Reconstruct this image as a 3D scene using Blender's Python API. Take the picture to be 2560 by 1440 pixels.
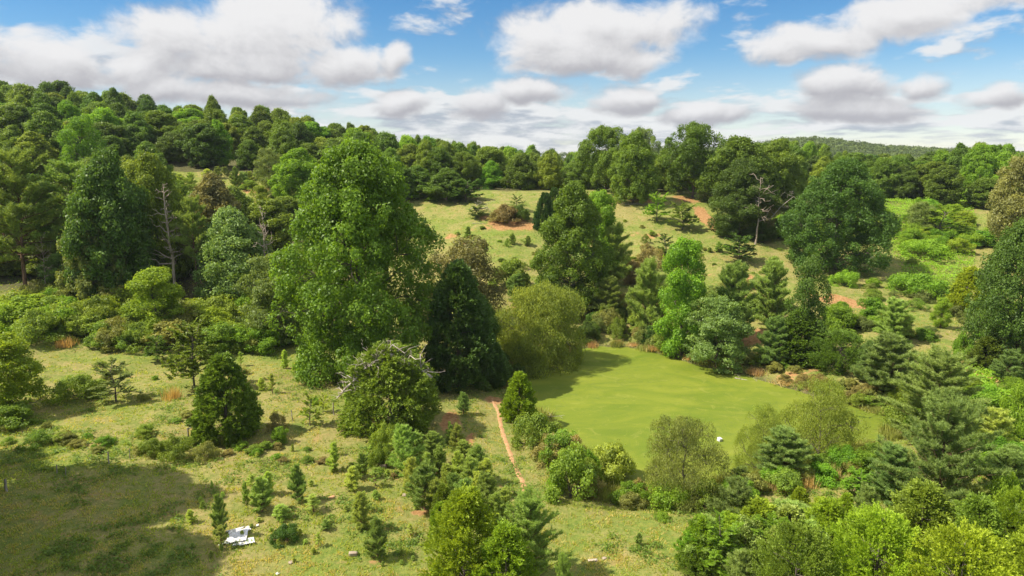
import bpy, math, random
import numpy as np
from mathutils import Vector
PI = math.pi
R = math.radians
random.seed(11)
rs = np.random.RandomState(7)

for o in list(bpy.data.objects): bpy.data.objects.remove(o)
scene = bpy.context.scene
COL = scene.collection

# ------------------------------------------------------------------ camera, sky, sun, exposure
CAM_Z = 27.0
F = 1708.0                      # focal length in pixels of the 2560 px wide photograph (24 mm lens)
PITCH = R(11.1)
cam_d = bpy.data.cameras.new('camera'); cam = bpy.data.objects.new('camera', cam_d); COL.objects.link(cam)
cam_d.sensor_width = 36; cam_d.lens = 36*F/2560
cam_d.clip_start = 0.5; cam_d.clip_end = 9000
cam.location = (0, 0, CAM_Z); cam.rotation_euler = (PI/2-PITCH, 0, 0)
scene.camera = cam
scene.view_settings.view_transform = 'Standard'; scene.view_settings.look = 'None'
scene.view_settings.exposure = 0.83; scene.view_settings.gamma = 1.0
scene.render.engine = 'CYCLES'
scene.cycles.max_bounces = 8; scene.cycles.diffuse_bounces = 5; scene.cycles.transmission_bounces = 3
scene.cycles.glossy_bounces = 2; scene.cycles.volume_bounces = 0
scene.cycles.use_denoising = True

SUN_EL = R(51); SHADOW_AZ = R(11)           # shadows fall to the right and a little away from the camera
sun_d = bpy.data.lights.new('sun', 'SUN'); sun_d.energy = 4.7; sun_d.angle = R(0.55); sun_d.color = (1.0, 0.91, 0.77)
sun = bpy.data.objects.new('sun', sun_d); COL.objects.link(sun)
to_sun = Vector((-math.cos(SHADOW_AZ)*math.cos(SUN_EL), -math.sin(SHADOW_AZ)*math.cos(SUN_EL), math.sin(SUN_EL)))
sun.rotation_euler = to_sun.to_track_quat('Z', 'Y').to_euler(); sun.location = (-60, -30, 90)

def dir_of(px, py):
    x = (px-1280)/F; y = -(py-720)/F; z = -1.0
    c, s = math.cos(PI/2-PITCH), math.sin(PI/2-PITCH)
    return np.array([x, y*c - z*s, y*s + z*c])

def azel(px, py):
    d = dir_of(px, py); d = d/np.linalg.norm(d)
    return math.atan2(d[0], d[1]), math.asin(d[2])

class NT:
    """little helper to write node maths"""
    def __init__(s, tree): s.t = tree
    def n(s, typ, **kw):
        nd = s.t.nodes.new(typ)
        for k, v in kw.items(): setattr(nd, k, v)
        return nd
    def put(s, sock, v):
        if isinstance(v, bpy.types.NodeSocket): s.t.links.new(v, sock)
        elif v is not None: sock.default_value = v
    def m(s, op, a, b=None, c=None, clamp=False):
        nd = s.n('ShaderNodeMath', operation=op); nd.use_clamp = clamp
        for i, v in enumerate((a, b, c)):
            if v is not None: s.put(nd.inputs[i], v)
        return nd.outputs[0]
    def ss(s, v, a, b, lo=0.0, hi=1.0):
        nd = s.n('ShaderNodeMapRange', interpolation_type='SMOOTHSTEP')
        s.put(nd.inputs[0], v); nd.inputs[1].default_value = a; nd.inputs[2].default_value = b
        nd.inputs[3].default_value = lo; nd.inputs[4].default_value = hi
        return nd.outputs[0]
    def mix(s, f, a, b, blend='MIX'):
        nd = s.n('ShaderNodeMix', data_type='RGBA', blend_type=blend)
        s.put(nd.inputs[0], f)
        for i, v in ((6, a), (7, b)):
            if isinstance(v, (tuple, list)) and len(v) == 3: v = (*v, 1)
            s.put(nd.inputs[i], v)
        return nd.outputs[2]
    def noise(s, vec, scale, detail=4, rough=0.55, dist=0.0, dim='3D'):
        nd = s.n('ShaderNodeTexNoise', noise_dimensions=dim)
        if vec is not None: s.put(nd.inputs['Vector'], vec)
        nd.inputs['Scale'].default_value = scale; nd.inputs['Detail'].default_value = detail
        nd.inputs['Roughness'].default_value = rough; nd.inputs['Distortion'].default_value = dist
        return nd
    def xyz(s, x, y, z=0.0):
        nd = s.n('ShaderNodeCombineXYZ')
        s.put(nd.inputs[0], x); s.put(nd.inputs[1], y); s.put(nd.inputs[2], z)
        return nd.outputs[0]

def build_world():
    w = bpy.data.worlds.new('World'); scene.world = w; w.use_nodes = True
    t = w.node_tree; t.nodes.clear(); N = NT(t)
    # --- the density of the cumulus as a group of (azimuth, elevation)
    g = bpy.data.node_groups.new('cloud_density', 'ShaderNodeTree')
    g.interface.new_socket('az', in_out='INPUT', socket_type='NodeSocketFloat')
    g.interface.new_socket('el', in_out='INPUT', socket_type='NodeSocketFloat')
    for nm in ('field', 'rise', 'layer'): g.interface.new_socket(nm, in_out='OUTPUT', socket_type='NodeSocketFloat')
    G = NT(g); gi = G.n('NodeGroupInput'); go = G.n('NodeGroupOutput')
    az, el = gi.outputs[0], gi.outputs[1]
    p = G.xyz(az, G.m('MULTIPLY', el, 1.35), 0.0)
    n1 = G.noise(p, 5.0, 3, 0.55)
    sep = G.n('ShaderNodeSeparateColor'); g.links.new(n1.outputs['Color'], sep.inputs[0])
    az2 = G.m('ADD', az, G.m('MULTIPLY', G.m('SUBTRACT', sep.outputs[0], 0.5), 0.09))
    el2 = G.m('ADD', el, G.m('MULTIPLY', G.m('SUBTRACT', sep.outputs[1], 0.5), 0.045))
    # px, py, rx, ry of the big clouds in the photograph
    blobs = [(560, 120, 340, 110), (700, 70, 225, 110), (420, 95, 170, 85), (860, 165, 140, 55), (1000, 150, 45, 55), (330, 165, 130, 55), (640, 175, 230, 45),
             (90, 140, 165, 88), (-140, 90, 200, 120),
             (1450, 95, 250, 112), (1600, 65, 170, 90), (1400, 145, 180, 60), (1560, 150, 150, 50),
             (1920, 125, 115, 48), (2060, 95, 175, 62), (2250, 45, 230, 66), (2480, -15, 260, 60),
             (1195, 258, 75, 50), (1010, 262, 85, 36), (1560, 250, 120, 42), (2090, 205, 160, 55), (2310, 205, 80, 46), (2480, 235, 110, 36),
             (1330, 225, 150, 40), (590, 238, 260, 42), (400, 215, 130, 42), (2130, 268, 200, 42), (1760, 285, 160, 36)]
    f = None; hw = None; ws = None
    for bx, by, rx, ry in blobs:
        a0, e0 = azel(bx, by)
        a1 = azel(bx+rx, by)[0]-a0; e1 = azel(bx, by-ry)[1]-e0
        da = G.m('DIVIDE', G.m('SUBTRACT', az2, a0), abs(a1)); de = G.m('DIVIDE', G.m('SUBTRACT', el2, e0), abs(e1))
        v = G.m('SUBTRACT', 1.0, G.m('ADD', G.m('MULTIPLY', da, da), G.m('MULTIPLY', de, de)))
        w_ = G.m('ADD', G.m('MAXIMUM', v, 0.0), 0.02); wd = G.m('MULTIPLY', w_, G.m('MAXIMUM', G.m('MINIMUM', de, 1.3), -1.3))
        if f is None: f, hw, ws = v, wd, w_
        else:
            sm = G.n('ShaderNodeMath', operation='SMOOTH_MAX'); g.links.new(f, sm.inputs[0]); g.links.new(v, sm.inputs[1]); sm.inputs[2].default_value = 0.35
            f = sm.outputs[0]; hw = G.m('ADD', hw, wd); ws = G.m('ADD', ws, w_)
    f = G.m('MINIMUM', f, 1.0)
    n2 = G.noise(p, 13.0, 9, 0.62, 0.25)
    f = G.m('ADD', f, G.m('MULTIPLY', G.m('SUBTRACT', n2.outputs[0], 0.5), 2.5))
    g.links.new(f, go.inputs[0]); g.links.new(G.m('DIVIDE', hw, ws), go.inputs[1])
    # the far layer of small flat clouds, crowding towards the horizon
    lg = G.m('LOGARITHM', G.m('ADD', G.m('MAXIMUM', el, 0.0), 0.085), 2.71828)
    q = G.xyz(G.m('MULTIPLY', az, 6.0), G.m('MULTIPLY', lg, -3.6), 0.3)
    n4 = G.noise(q, 1.45, 6, 0.55, 0.15)
    cover = G.m('ADD', G.ss(el, 0.02, 0.22, 0.085, -0.14), G.ss(el, 0.26, 0.45, 0.0, 0.30))  # overhead, out of view, extra cloud cover is added to lift the ambient light
    g.links.new(G.m('MULTIPLY', G.m('ADD', G.m('SUBTRACT', n4.outputs[0], 0.50), cover), 8.0), go.inputs[2])

    tc = N.n('ShaderNodeTexCoord'); sp = N.n('ShaderNodeSeparateXYZ'); t.links.new(tc.outputs['Generated'], sp.inputs[0])
    az = N.m('ARCTAN2', sp.outputs[0], sp.outputs[1]); el = N.m('ARCSINE', sp.outputs[2])
    def cd(da, de):
        nd = N.n('ShaderNodeGroup'); nd.node_tree = g
        N.put(nd.inputs[0], N.m('ADD', az, da)); N.put(nd.inputs[1], N.m('ADD', el, de)); return nd.outputs
    o0 = cd(0, 0); o1 = cd(-0.010, 0.016)
    mbig = N.ss(o0[0], -0.15, 0.75); mlay = N.ss(o0[2], -0.25, 0.75)
    rel = N.m('MULTIPLY', N.m('SUBTRACT', o0[0], o1[0]), 0.60)
    lit = N.ss(N.m('ADD', o0[1], rel), -0.85, 0.65)
    big = N.mix(lit, (0.49, 0.485, 0.52), (0.96, 0.955, 0.96))
    rel2 = N.m('SUBTRACT', o0[2], o1[2])
    lit2 = N.ss(rel2, -0.9, 0.7)
    lay = N.mix(lit2, (0.44, 0.49, 0.58), (0.96, 0.96, 0.96))
    mlay = N.m('MULTIPLY', mlay, 0.9)
    shade = N.mix(mbig, lay, big)
    mask = N.m('SUBTRACT', 1.0, N.m('MULTIPLY', N.m('SUBTRACT', 1.0, mbig), N.m('SUBTRACT', 1.0, mlay)))
    mask = N.m('MULTIPLY', mask, N.ss(el, -0.01, 0.03, 0.8, 1.0))
    sky = N.n('ShaderNodeTexSky', sky_type='NISHITA'); sky.sun_disc = False
    sky.sun_elevation = SUN_EL; sky.sun_rotation = math.atan2(to_sun.x, to_sun.y)
    sky.altitude = 300; sky.air_density = 1.0; sky.dust_density = 0.1; sky.ozone_density = 3.5
    bg1 = N.n('ShaderNodeBackground'); hs = N.n('ShaderNodeHueSaturation'); t.links.new(sky.outputs[0], hs.inputs['Color']); N.put(hs.inputs['Saturation'], N.ss(el, 0.02, 0.14, 0.8, 1.36)); t.links.new(hs.outputs[0], bg1.inputs[0]); bg1.inputs[1].default_value = 0.070
    bg2 = N.n('ShaderNodeBackground'); t.links.new(shade, bg2.inputs[0]); N.put(bg2.inputs[1], N.ss(el, 0.26, 0.6, 0.51, 0.72))  # the added overhead clouds are made brighter as fill light
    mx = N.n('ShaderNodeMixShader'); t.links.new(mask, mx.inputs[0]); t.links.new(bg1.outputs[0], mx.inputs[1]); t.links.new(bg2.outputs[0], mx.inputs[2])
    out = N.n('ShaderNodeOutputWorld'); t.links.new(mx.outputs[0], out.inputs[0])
    w.cycles.sampling_method = 'MANUAL'; w.cycles.sample_map_resolution = 512
build_world()

# ------------------------------------------------------------------ terrain
_perm = np.random.RandomState(3).rand(256, 256)
def vnoise(x, y):
    x = np.asarray(x, float); y = np.asarray(y, float)
    xi = np.floor(x).astype(int); yi = np.floor(y).astype(int)
    fx = x-xi; fy = y-yi; fx = fx*fx*(3-2*fx); fy = fy*fy*(3-2*fy)
    a = _perm[xi & 255, yi & 255]; b = _perm[(xi+1) & 255, yi & 255]; c = _perm[xi & 255, (yi+1) & 255]; d = _perm[(xi+1) & 255, (yi+1) & 255]
    return (a*(1-fx)+b*fx)*(1-fy) + (c*(1-fx)+d*fx)*fy
def fbm(x, y, o=4):
    s = 0; a = 0.5
    for i in range(o):
        s = s + a*vnoise(x*2**i+17.3*i, y*2**i+5.1*i); a *= 0.5
    return s/(1-0.5**o)
def sstep(v, a, b):
    t = np.clip((v-a)/(b-a), 0, 1); return t*t*(3-2*t)

def on_level(px, py, z):            # the point at height z seen at a photo pixel
    d = dir_of(px, py); k = (z-CAM_Z)/d[2]
    return np.array([d[0]*k, d[1]*k])

POND_PX = [(1262, 955), (1290, 915), (1340, 893), (1400, 882), (1450, 872), (1500, 866), (1570, 868), (1640, 882), (1720, 906), (1790, 925), (1860, 938), (1960, 968),
           (2040, 990), (2130, 1014), (2215, 1042), (2235, 1078), (2200, 1108), (2120, 1128), (2050, 1150), (1970, 1185), (1900, 1192), (1850, 1195), (1790, 1210),
           (1730, 1235), (1640, 1262), (1560, 1262), (1500, 1240), (1475, 1200), (1462, 1150), (1430, 1110), (1395, 1085), (1370, 1055), (1330, 1020), (1295, 990)]
POND = np.array([on_level(x, y, 0) for x, y in POND_PX])
def sdist(x, y, poly=POND):
    """signed distance to a polygon, negative inside"""
    x = np.asarray(x, float); y = np.asarray(y, float)
    d = np.full(x.shape, 1e9); ins = np.zeros(x.shape, bool)
    n = len(poly)
    for i in range(n):
        a = poly[i]; b = poly[(i+1) % n]; e = b-a
        t = np.clip(((x-a[0])*e[0]+(y-a[1])*e[1])/(e@e), 0, 1)
        d = np.minimum(d, np.hypot(x-a[0]-t*e[0], y-a[1]-t*e[1]))
        c = ((a[1] > y) != (b[1] > y))
        with np.errstate(divide='ignore', invalid='ignore'):
            xx = (b[0]-a[0])*(y-a[1])/(b[1]-a[1])+a[0]
        ins ^= c & (x < xx)
    return np.where(ins, -d, d)

ctrl = []
def cp(px, prof):
    for D, z in prof: ctrl.append(((px-1280)/F*D*1.0, D, z))
cp(-500, [(40, 3.5), (70, 4), (100, 9), (140, 19), (200, 34), (260, 38), (320, 38)])
cp(0, [(35, 3), (50, 3), (65, 3), (80, 4), (100, 8), (130, 15), (160, 22), (200, 31), (240, 36), (310, 36)])
cp(400, [(36, 2), (50, 2.8), (65, 2.8), (80, 2.6), (100, 6), (130, 13), (150, 18), (175, 25), (200, 29), (250, 31), (310, 30)])
cp(700, [(36, 1.6), (50, 2.4), (65, 2.4), (80, 2.4), (100, 4.5), (130, 12.5), (150, 18), (170, 22), (200, 25), (250, 27), (310, 25)])
cp(950, [(36, 1.4), (50, 1.6), (65, 2), (80, 1.8), (100, 2.2), (130, 8), (150, 14), (165, 17.5), (200, 18.5), (250, 20), (310, 17)])
cp(1200, [(36, 1.2), (50, 1.2), (65, 1.2), (80, 1.0), (98, 1.0), (112, 6.0), (128, 9.5), (150, 15.8), (168, 17.8), (200, 17), (250, 15), (310, 12)])
cp(1450, [(36, 1.1), (48, 1.0), (102, 1.4), (115, 5.0), (128, 8.3), (140, 11.5), (152, 14.8), (165, 17.6), (200, 15.5), (250, 12), (310, 10)])
cp(1700, [(36, 1.2), (48, 1.0), (98, 1.5), (115, 5.9), (128, 8.3), (140, 11.2), (152, 14.4), (163, 16.8), (200, 16), (250, 12), (310, 10)])
cp(1850, [(38, 1.3), (50, 1.0), (92, 1.6), (115, 5.9), (128, 8.3), (140, 10.9), (152, 13.6), (165, 15.8), (200, 16), (250, 12), (310, 10)])
cp(2100, [(38, 1.5), (50, 1.3), (82, 1.6), (100, 4.0), (122, 6.2), (138, 8.6), (165, 14.2), (180, 15.4), (215, 16), (260, 13), (310, 10)])
cp(2450, [(38, 1.8), (50, 1.8), (62, 1.6), (75, 2.6), (95, 3.2), (110, 4.0), (138, 8.8), (165, 14.2), (180, 15), (215, 15), (260, 13), (310, 10)])
cp(3000, [(38, 2.5), (60, 3), (90, 4), (140, 10), (180, 15), (260, 13), (310, 10)])
ctrl = np.array(ctrl)
def _U(r2): return 0.5*r2*np.log(r2+1e-9)
def _fit():
    P = ctrl[:, :2]/100; n = len(P)
    K = _U(((P[:, None]-P[None])**2).sum(-1)) + np.eye(n)*0.0004
    Q = np.c_[np.ones(n), P]
    A = np.block([[K, Q], [Q.T, np.zeros((3, 3))]])
    return P, np.linalg.solve(A, np.r_[ctrl[:, 2], 0, 0, 0])
_P, _W = _fit()
def tps(x, y):
    sh = x.shape; X = np.c_[x.ravel(), y.ravel()]/100; out = np.zeros(len(X))
    for i in range(0, len(X), 20000):
        q = X[i:i+20000]
        out[i:i+20000] = _U(((q[:, None]-_P[None])**2).sum(-1))@_W[:-3] + _W[-3] + q@_W[-2:]
    return out.reshape(sh)
def height(x, y):
    xc = np.clip(x, -300, 320); yc = np.clip(y, 36, 310)
    lim = np.maximum(0.95*yc+20, 60); xc = np.clip(xc, -lim, lim)
    z = np.clip(tps(xc, yc), 0.9, 40)
    rough = (fbm(x/9, y/9, 4)-0.5)*1.3 + (fbm(x/2.1, y/2.1, 3)-0.5)*0.28
    z = z + rough*sstep(y, 25, 60)
    far = 8+10*(fbm(x/260+3, y/260, 3)-0.5)
    far = far + 25*np.exp(-((x-385)/85)**2-((y-930)/150)**2) + 17*np.exp(-((x-520)/120)**2-((y-950)/150)**2) + 12*np.exp(-((x-760)/180)**2-((y-980)/150)**2)
    far = far + 16*np.exp(-((x-225)/90)**2-((y-1000)/170)**2) + 14*np.exp(-((x+100)/500)**2-((y-1300)/200)**2)
    D = np.hypot(x, y)
    z = z*(1-sstep(D, 290, 420)) + far*sstep(D, 290, 420)
    z = np.where(y < 20, z*sstep(y, -60, 20)+1.2*(1-sstep(y, -60, 20)), z)
    sd = np.full(x.shape, 99.0); near = (x > -20) & (x < 60) & (y > 35) & (y < 120)
    sd[near] = sdist(x[near], y[near])
    bank = 0.12+np.minimum(sd*0.12, 0.6)
    z = np.where(sd > 0, bank*(1-sstep(sd, 0.3, 5))+z*sstep(sd, 0.3, 5), -np.minimum(0.9, 0.05-sd*0.35))
    return z
def spaced(a, b, step, ext, grow=1.13):
    core = list(np.arange(a, b+1e-6, step)); s = step; v = core[-1]; hi = []
    while v < ext: s *= grow; v += s; hi.append(v)
    s = step; v = core[0]; lo = []
    while v > -ext: s *= grow; v -= s; lo.append(v)
    return np.array(lo[::-1]+core+hi)
GX = spaced(-100, 125, 0.65, 1900); GY = spaced(22, 190, 0.65, 1900)
XX, YY = np.meshgrid(GX, GY)
ZZ = height(XX, YY)
def ground(x, y):
    x = np.asarray(x, float); y = np.asarray(y, float)
    i = np.clip(np.searchsorted(GX, x)-1, 0, len(GX)-2); j = np.clip(np.searchsorted(GY, y)-1, 0, len(GY)-2)
    fx = (x-GX[i])/(GX[i+1]-GX[i]); fy = (y-GY[j])/(GY[j+1]-GY[j])
    return (ZZ[j, i]*(1-fx)+ZZ[j, i+1]*fx)*(1-fy)+(ZZ[j+1, i]*(1-fx)+ZZ[j+1, i+1]*fx)*fy
_T = np.concatenate([np.arange(20, 200, 0.25), np.arange(200, 600, 1.0)])
def hit(px, py):
    """where the photo's ray meets the terrain"""
    d = dir_of(px, py); d = d/d[1]
    x = d[0]*_T; y = _T; z = CAM_Z+d[2]*_T
    below = z < np.maximum(ground(x, y), 0)
    k = int(np.argmax(below)) if below.any() else len(_T)-1
    return float(x[k]), float(y[k])
def at_dist(px, D):
    return (px-1280)/F*D*(math.cos(PITCH)) , D
def px_of(x, y, z):
    z = z-CAM_Z
    depth = y*math.cos(PITCH)-z*math.sin(PITCH); up = y*math.sin(PITCH)+z*math.cos(PITCH)
    return 1280+F*x/depth, 720-F*up/depth, depth
def top_z(x, y, py):
    """height above datum of a point over (x, y) that is seen on photo row py"""
    t = (720-py)/F; c, s = math.cos(PITCH), math.sin(PITCH)
    # (y s + z c) = t (y c - z s)
    return CAM_Z + y*(t*c-s)/(c+t*s)

# ------------------------------------------------------------------ mesh helpers
def mesh_of(name, v, f, mats, tone=None, smooth=False, midx=None):
    me = bpy.data.meshes.new(name)
    v = np.asarray(v, np.float32); f = np.asarray(f, np.int32)
    n, k = f.shape
    me.vertices.add(len(v)); me.vertices.foreach_set('co', v.ravel())
    me.loops.add(n*k); me.loops.foreach_set('vertex_index', f.ravel())
    me.polygons.add(n); me.polygons.foreach_set('loop_start', np.arange(0, n*k, k, dtype=np.int32))
    me.polygons.foreach_set('loop_total', np.full(n, k, np.int32))
    if smooth: me.polygons.foreach_set('use_smooth', np.ones(n, bool))
    for m in (mats if isinstance(mats, (list, tuple)) else [mats]): me.materials.append(m)
    if midx is not None: me.polygons.foreach_set('material_index', np.asarray(midx, np.int32))
    if tone is not None:
        a = me.attributes.new('tone', 'FLOAT', 'FACE'); a.data.foreach_set('value', np.asarray(tone, np.float32))
    me.update(calc_edges=True)
    return me
def link(name, me, parent=None):
    o = bpy.data.objects.new(name, me); COL.objects.link(o)
    if parent: o.parent = parent
    return o
def tag(o, label=None, cat=None, group=None, kind=None):
    if label: o['label'] = label
    if cat: o['category'] = cat
    if group: o['group'] = group
    if kind: o['kind'] = kind
    return o
def unit(v): return v/np.maximum(np.linalg.norm(v, axis=-1, keepdims=True), 1e-9)

def leaf_quads(P, Nn, size, aspect=0.6, axis=None, rng=rs):
    """one rhombic leaf (spray of leaves) per point, facing Nn"""
    n = len(P); r = rng.normal(size=(n, 3))
    t = unit(np.cross(Nn, r)) if axis is None else unit(axis)
    b = unit(np.cross(Nn, t))
    s = np.broadcast_to(size, (n,))[:, None]
    a = s*aspect
    bend = Nn*s*0.18
    v = np.stack([P-t*s*0.5, P+b*a*0.5+bend, P+t*s*0.5, P-b*a*0.5+bend], 1).reshape(-1, 3)
    return v, np.arange(4*n).reshape(n, 4)

class Tubes:
    def __init__(s): s.v = []; s.f = []; s.n = 0
    def tube(s, pts, rad, k=5):
        pts = np.asarray(pts, float); m = len(pts); rad = np.broadcast_to(rad, (m,))
        d = np.gradient(pts, axis=0); d = unit(d)
        ref = np.array([0.31, 0.2, 0.93]) if abs(d[0][2]) < 0.8 else np.array([1.0, 0.1, 0])
        a = unit(np.cross(d, ref)); b = np.cross(d, a)
        th = np.arange(k)*2*PI/k
        ring = pts[:, None]+rad[:, None, None]*(np.cos(th)[None, :, None]*a[:, None]+np.sin(th)[None, :, None]*b[:, None])
        base = s.n; s.v.append(ring.reshape(-1, 3)); s.n += m*k
        i = np.arange(m-1)[:, None]*k; j = np.arange(k)[None]; j2 = (j+1) % k
        s.f.append(np.stack([base+i+j, base+i+j2, base+i+k+j2, base+i+k+j], -1).reshape(-1, 4))
        c = np.array([[base+(m-1)*k+q for q in (0, 1, 2, min(3, k-1))]]); s.f.append(c)
    def limb(s, a, b, r0, r1, rng, wob=0.08, m=5, k=5, sag=0.0):
        a = np.asarray(a, float); b = np.asarray(b, float); t = np.linspace(0, 1, m)[:, None]
        L = np.linalg.norm(b-a); p = a+(b-a)*t
        w = rng.normal(size=(m, 3))*L*wob; w[0] = 0; w[-1] = 0
        p = p+w; p[:, 2] += -sag*L*(t[:, 0]*(1-t[:, 0]))*4
        s.tube(p, r0+(r1-r0)*t[:, 0], k); return p
    def mesh(s, name, mat):
        if not s.v: s.tube([(0, 0, 0), (0, 0, .1), (0, 0, .2)], 0.01)
        return mesh_of(name, np.concatenate(s.v), np.concatenate(s.f), mat, smooth=True)

# ------------------------------------------------------------------ materials
def new_mat(name):
    m = bpy.data.materials.new(name); m.use_nodes = True; m.node_tree.nodes.clear(); return m, NT(m.node_tree)
def foliage(name, col, warm=0.35, rough=0.5, spec=0.3, trans=0.3, spread=1.0):
    m, N = new_mat(name); trans += 0.12; k_ = 2.15 if 'pine' in name else 1.75 if 'cedar' in name else 1.45; col = tuple(c*k_ for c in col)
    at = N.n('ShaderNodeAttribute', attribute_name='tone'); oi = N.n('ShaderNodeObjectInfo')
    dark = tuple(c*(1-0.38*spread) for c in col); r, g, b = col
    light = (r*(1+0.55*spread)+g*0.12*warm, g*(1+0.40*spread), b*(1+0.1*spread))
    f = N.m('ADD', N.m('MULTIPLY', at.outputs['Fac'], 0.72), N.m('MULTIPLY', oi.outputs['Random'], 0.28))
    c = N.mix(f, dark, light)
    hs = N.n('ShaderNodeHueSaturation'); N.put(hs.inputs['Color'], c)
    N.put(hs.inputs['Hue'], N.m('ADD', 0.485, N.m('MULTIPLY', N.m('FRACT', N.m('MULTIPLY', oi.outputs['Random'], 7.31)), 0.03)))
    N.put(hs.inputs['Value'], N.m('ADD', 0.86, N.m('MULTIPLY', N.m('FRACT', N.m('MULTIPLY', oi.outputs['Random'], 13.7)), 0.3)))
    c = hs.outputs[0]
    p = N.n('ShaderNodeBsdfPrincipled'); N.put(p.inputs['Base Color'], c); p.inputs['Roughness'].default_value = rough; p.inputs['Specular IOR Level'].default_value = spec
    tr = N.n('ShaderNodeBsdfTranslucent'); N.put(tr.inputs[0], N.mix(1.0, c, (1.25, 1.15, 0.5), 'MULTIPLY'))
    mx = N.n('ShaderNodeMixShader'); mx.inputs[0].default_value = trans
    L = m.node_tree.links; L.new(p.outputs[0], mx.inputs[1]); L.new(tr.outputs[0], mx.inputs[2])
    o = N.n('ShaderNodeOutputMaterial'); L.new(mx.outputs[0], o.inputs[0])
    return m
def bark(name, c1, c2, scale=3.0):
    m, N = new_mat(name)
    tc = N.n('ShaderNodeTexCoord')
    mp = N.n('ShaderNodeMapping'); mp.inputs['Scale'].default_value = (1, 1, 0.25); m.node_tree.links.new(tc.outputs['Object'], mp.inputs[0])
    nz = N.noise(mp.outputs[0], scale*2, 5, 0.65)
    c = N.mix(N.ss(nz.outputs[0], 0.35, 0.65), c1, c2)
    p = N.n('ShaderNodeBsdfPrincipled'); N.put(p.inputs['Base Color'], c); p.inputs['Roughness'].default_value = 0.9; p.inputs['Specular IOR Level'].default_value = 0.15
    bp = N.n('ShaderNodeBump'); bp.inputs['Strength'].default_value = 0.6; bp.inputs['Distance'].default_value = 0.05; N.put(bp.inputs['Height'], nz.outputs[0]); N.put(p.inputs['Normal'], bp.outputs[0])
    o = N.n('ShaderNodeOutputMaterial'); m.node_tree.links.new(p.outputs[0], o.inputs[0]); return m
LEAF = {
 'oak': foliage('oak_leaves', (0.094, 0.165, 0.022)),
 'forest': foliage('forest_leaves', (0.098, 0.172, 0.024)),
 'forest2': foliage('forest_leaves_warm', (0.128, 0.200, 0.024)),
 'hero': foliage('glossy_leaves', (0.100, 0.195, 0.018), spec=0.4, rough=0.5, trans=0.33),
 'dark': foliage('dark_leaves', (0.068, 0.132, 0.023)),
 'bright': foliage('bright_leaves', (0.135, 0.265, 0.026), trans=0.38),
 'lime': foliage('lime_leaves', (0.175, 0.285, 0.030), trans=0.4),
 'olive': foliage('olive_leaves', (0.170, 0.205, 0.055)),
 'willow': foliage('willow_leaves', (0.190, 0.265, 0.050), trans=0.35),
 'grey': foliage('grey_green_leaves', (0.130, 0.185, 0.052)),
 'silver': foliage('silvery_leaves', (0.145, 0.225, 0.062), spec=0.4),
 'brown': foliage('brownish_leaves', (0.150, 0.165, 0.060)),
 'bronze': foliage('bronze_leaves', (0.200, 0.185, 0.070)),
 'pine': foliage('pine_needles', (0.132, 0.198, 0.052), trans=0.25, rough=0.45),
 'pineold': foliage('old_pine_needles', (0.120, 0.185, 0.045), trans=0.25),
 'pineyoung': foliage('young_pine_needles', (0.190, 0.262, 0.072), trans=0.35),
 'pineblue': foliage('blue_pine_needles', (0.108, 0.172, 0.050), trans=0.25),
 'cedar': foliage('cedar_sprays', (0.088, 0.150, 0.020), trans=0.2, spread=1.1),
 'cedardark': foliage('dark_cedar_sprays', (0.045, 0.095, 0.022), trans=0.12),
 'cedarlight': foliage('light_cedar_sprays', (0.160, 0.240, 0.020), trans=0.3),
 'cedarmid': foliage('mid_cedar_sprays', (0.115, 0.185, 0.026), trans=0.26),
 'thorn': foliage('bramble_leaves', (0.145, 0.235, 0.035), trans=0.35),
}
BARK = bark('grey_bark', (0.07, 0.055, 0.045), (0.19, 0.16, 0.13))
PBARK = bark('pine_bark', (0.10, 0.055, 0.035), (0.24, 0.15, 0.10))
DEAD = bark('dead_wood', (0.30, 0.24, 0.19), (0.50, 0.45, 0.39), 2)
DEADB = bark('dead_pine_wood', (0.26, 0.20, 0.155), (0.48, 0.40, 0.32), 2)
STRAW = foliage('dry_stems', (0.34, 0.25, 0.115), trans=0.25, warm=0.1, spread=0.6)

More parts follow.
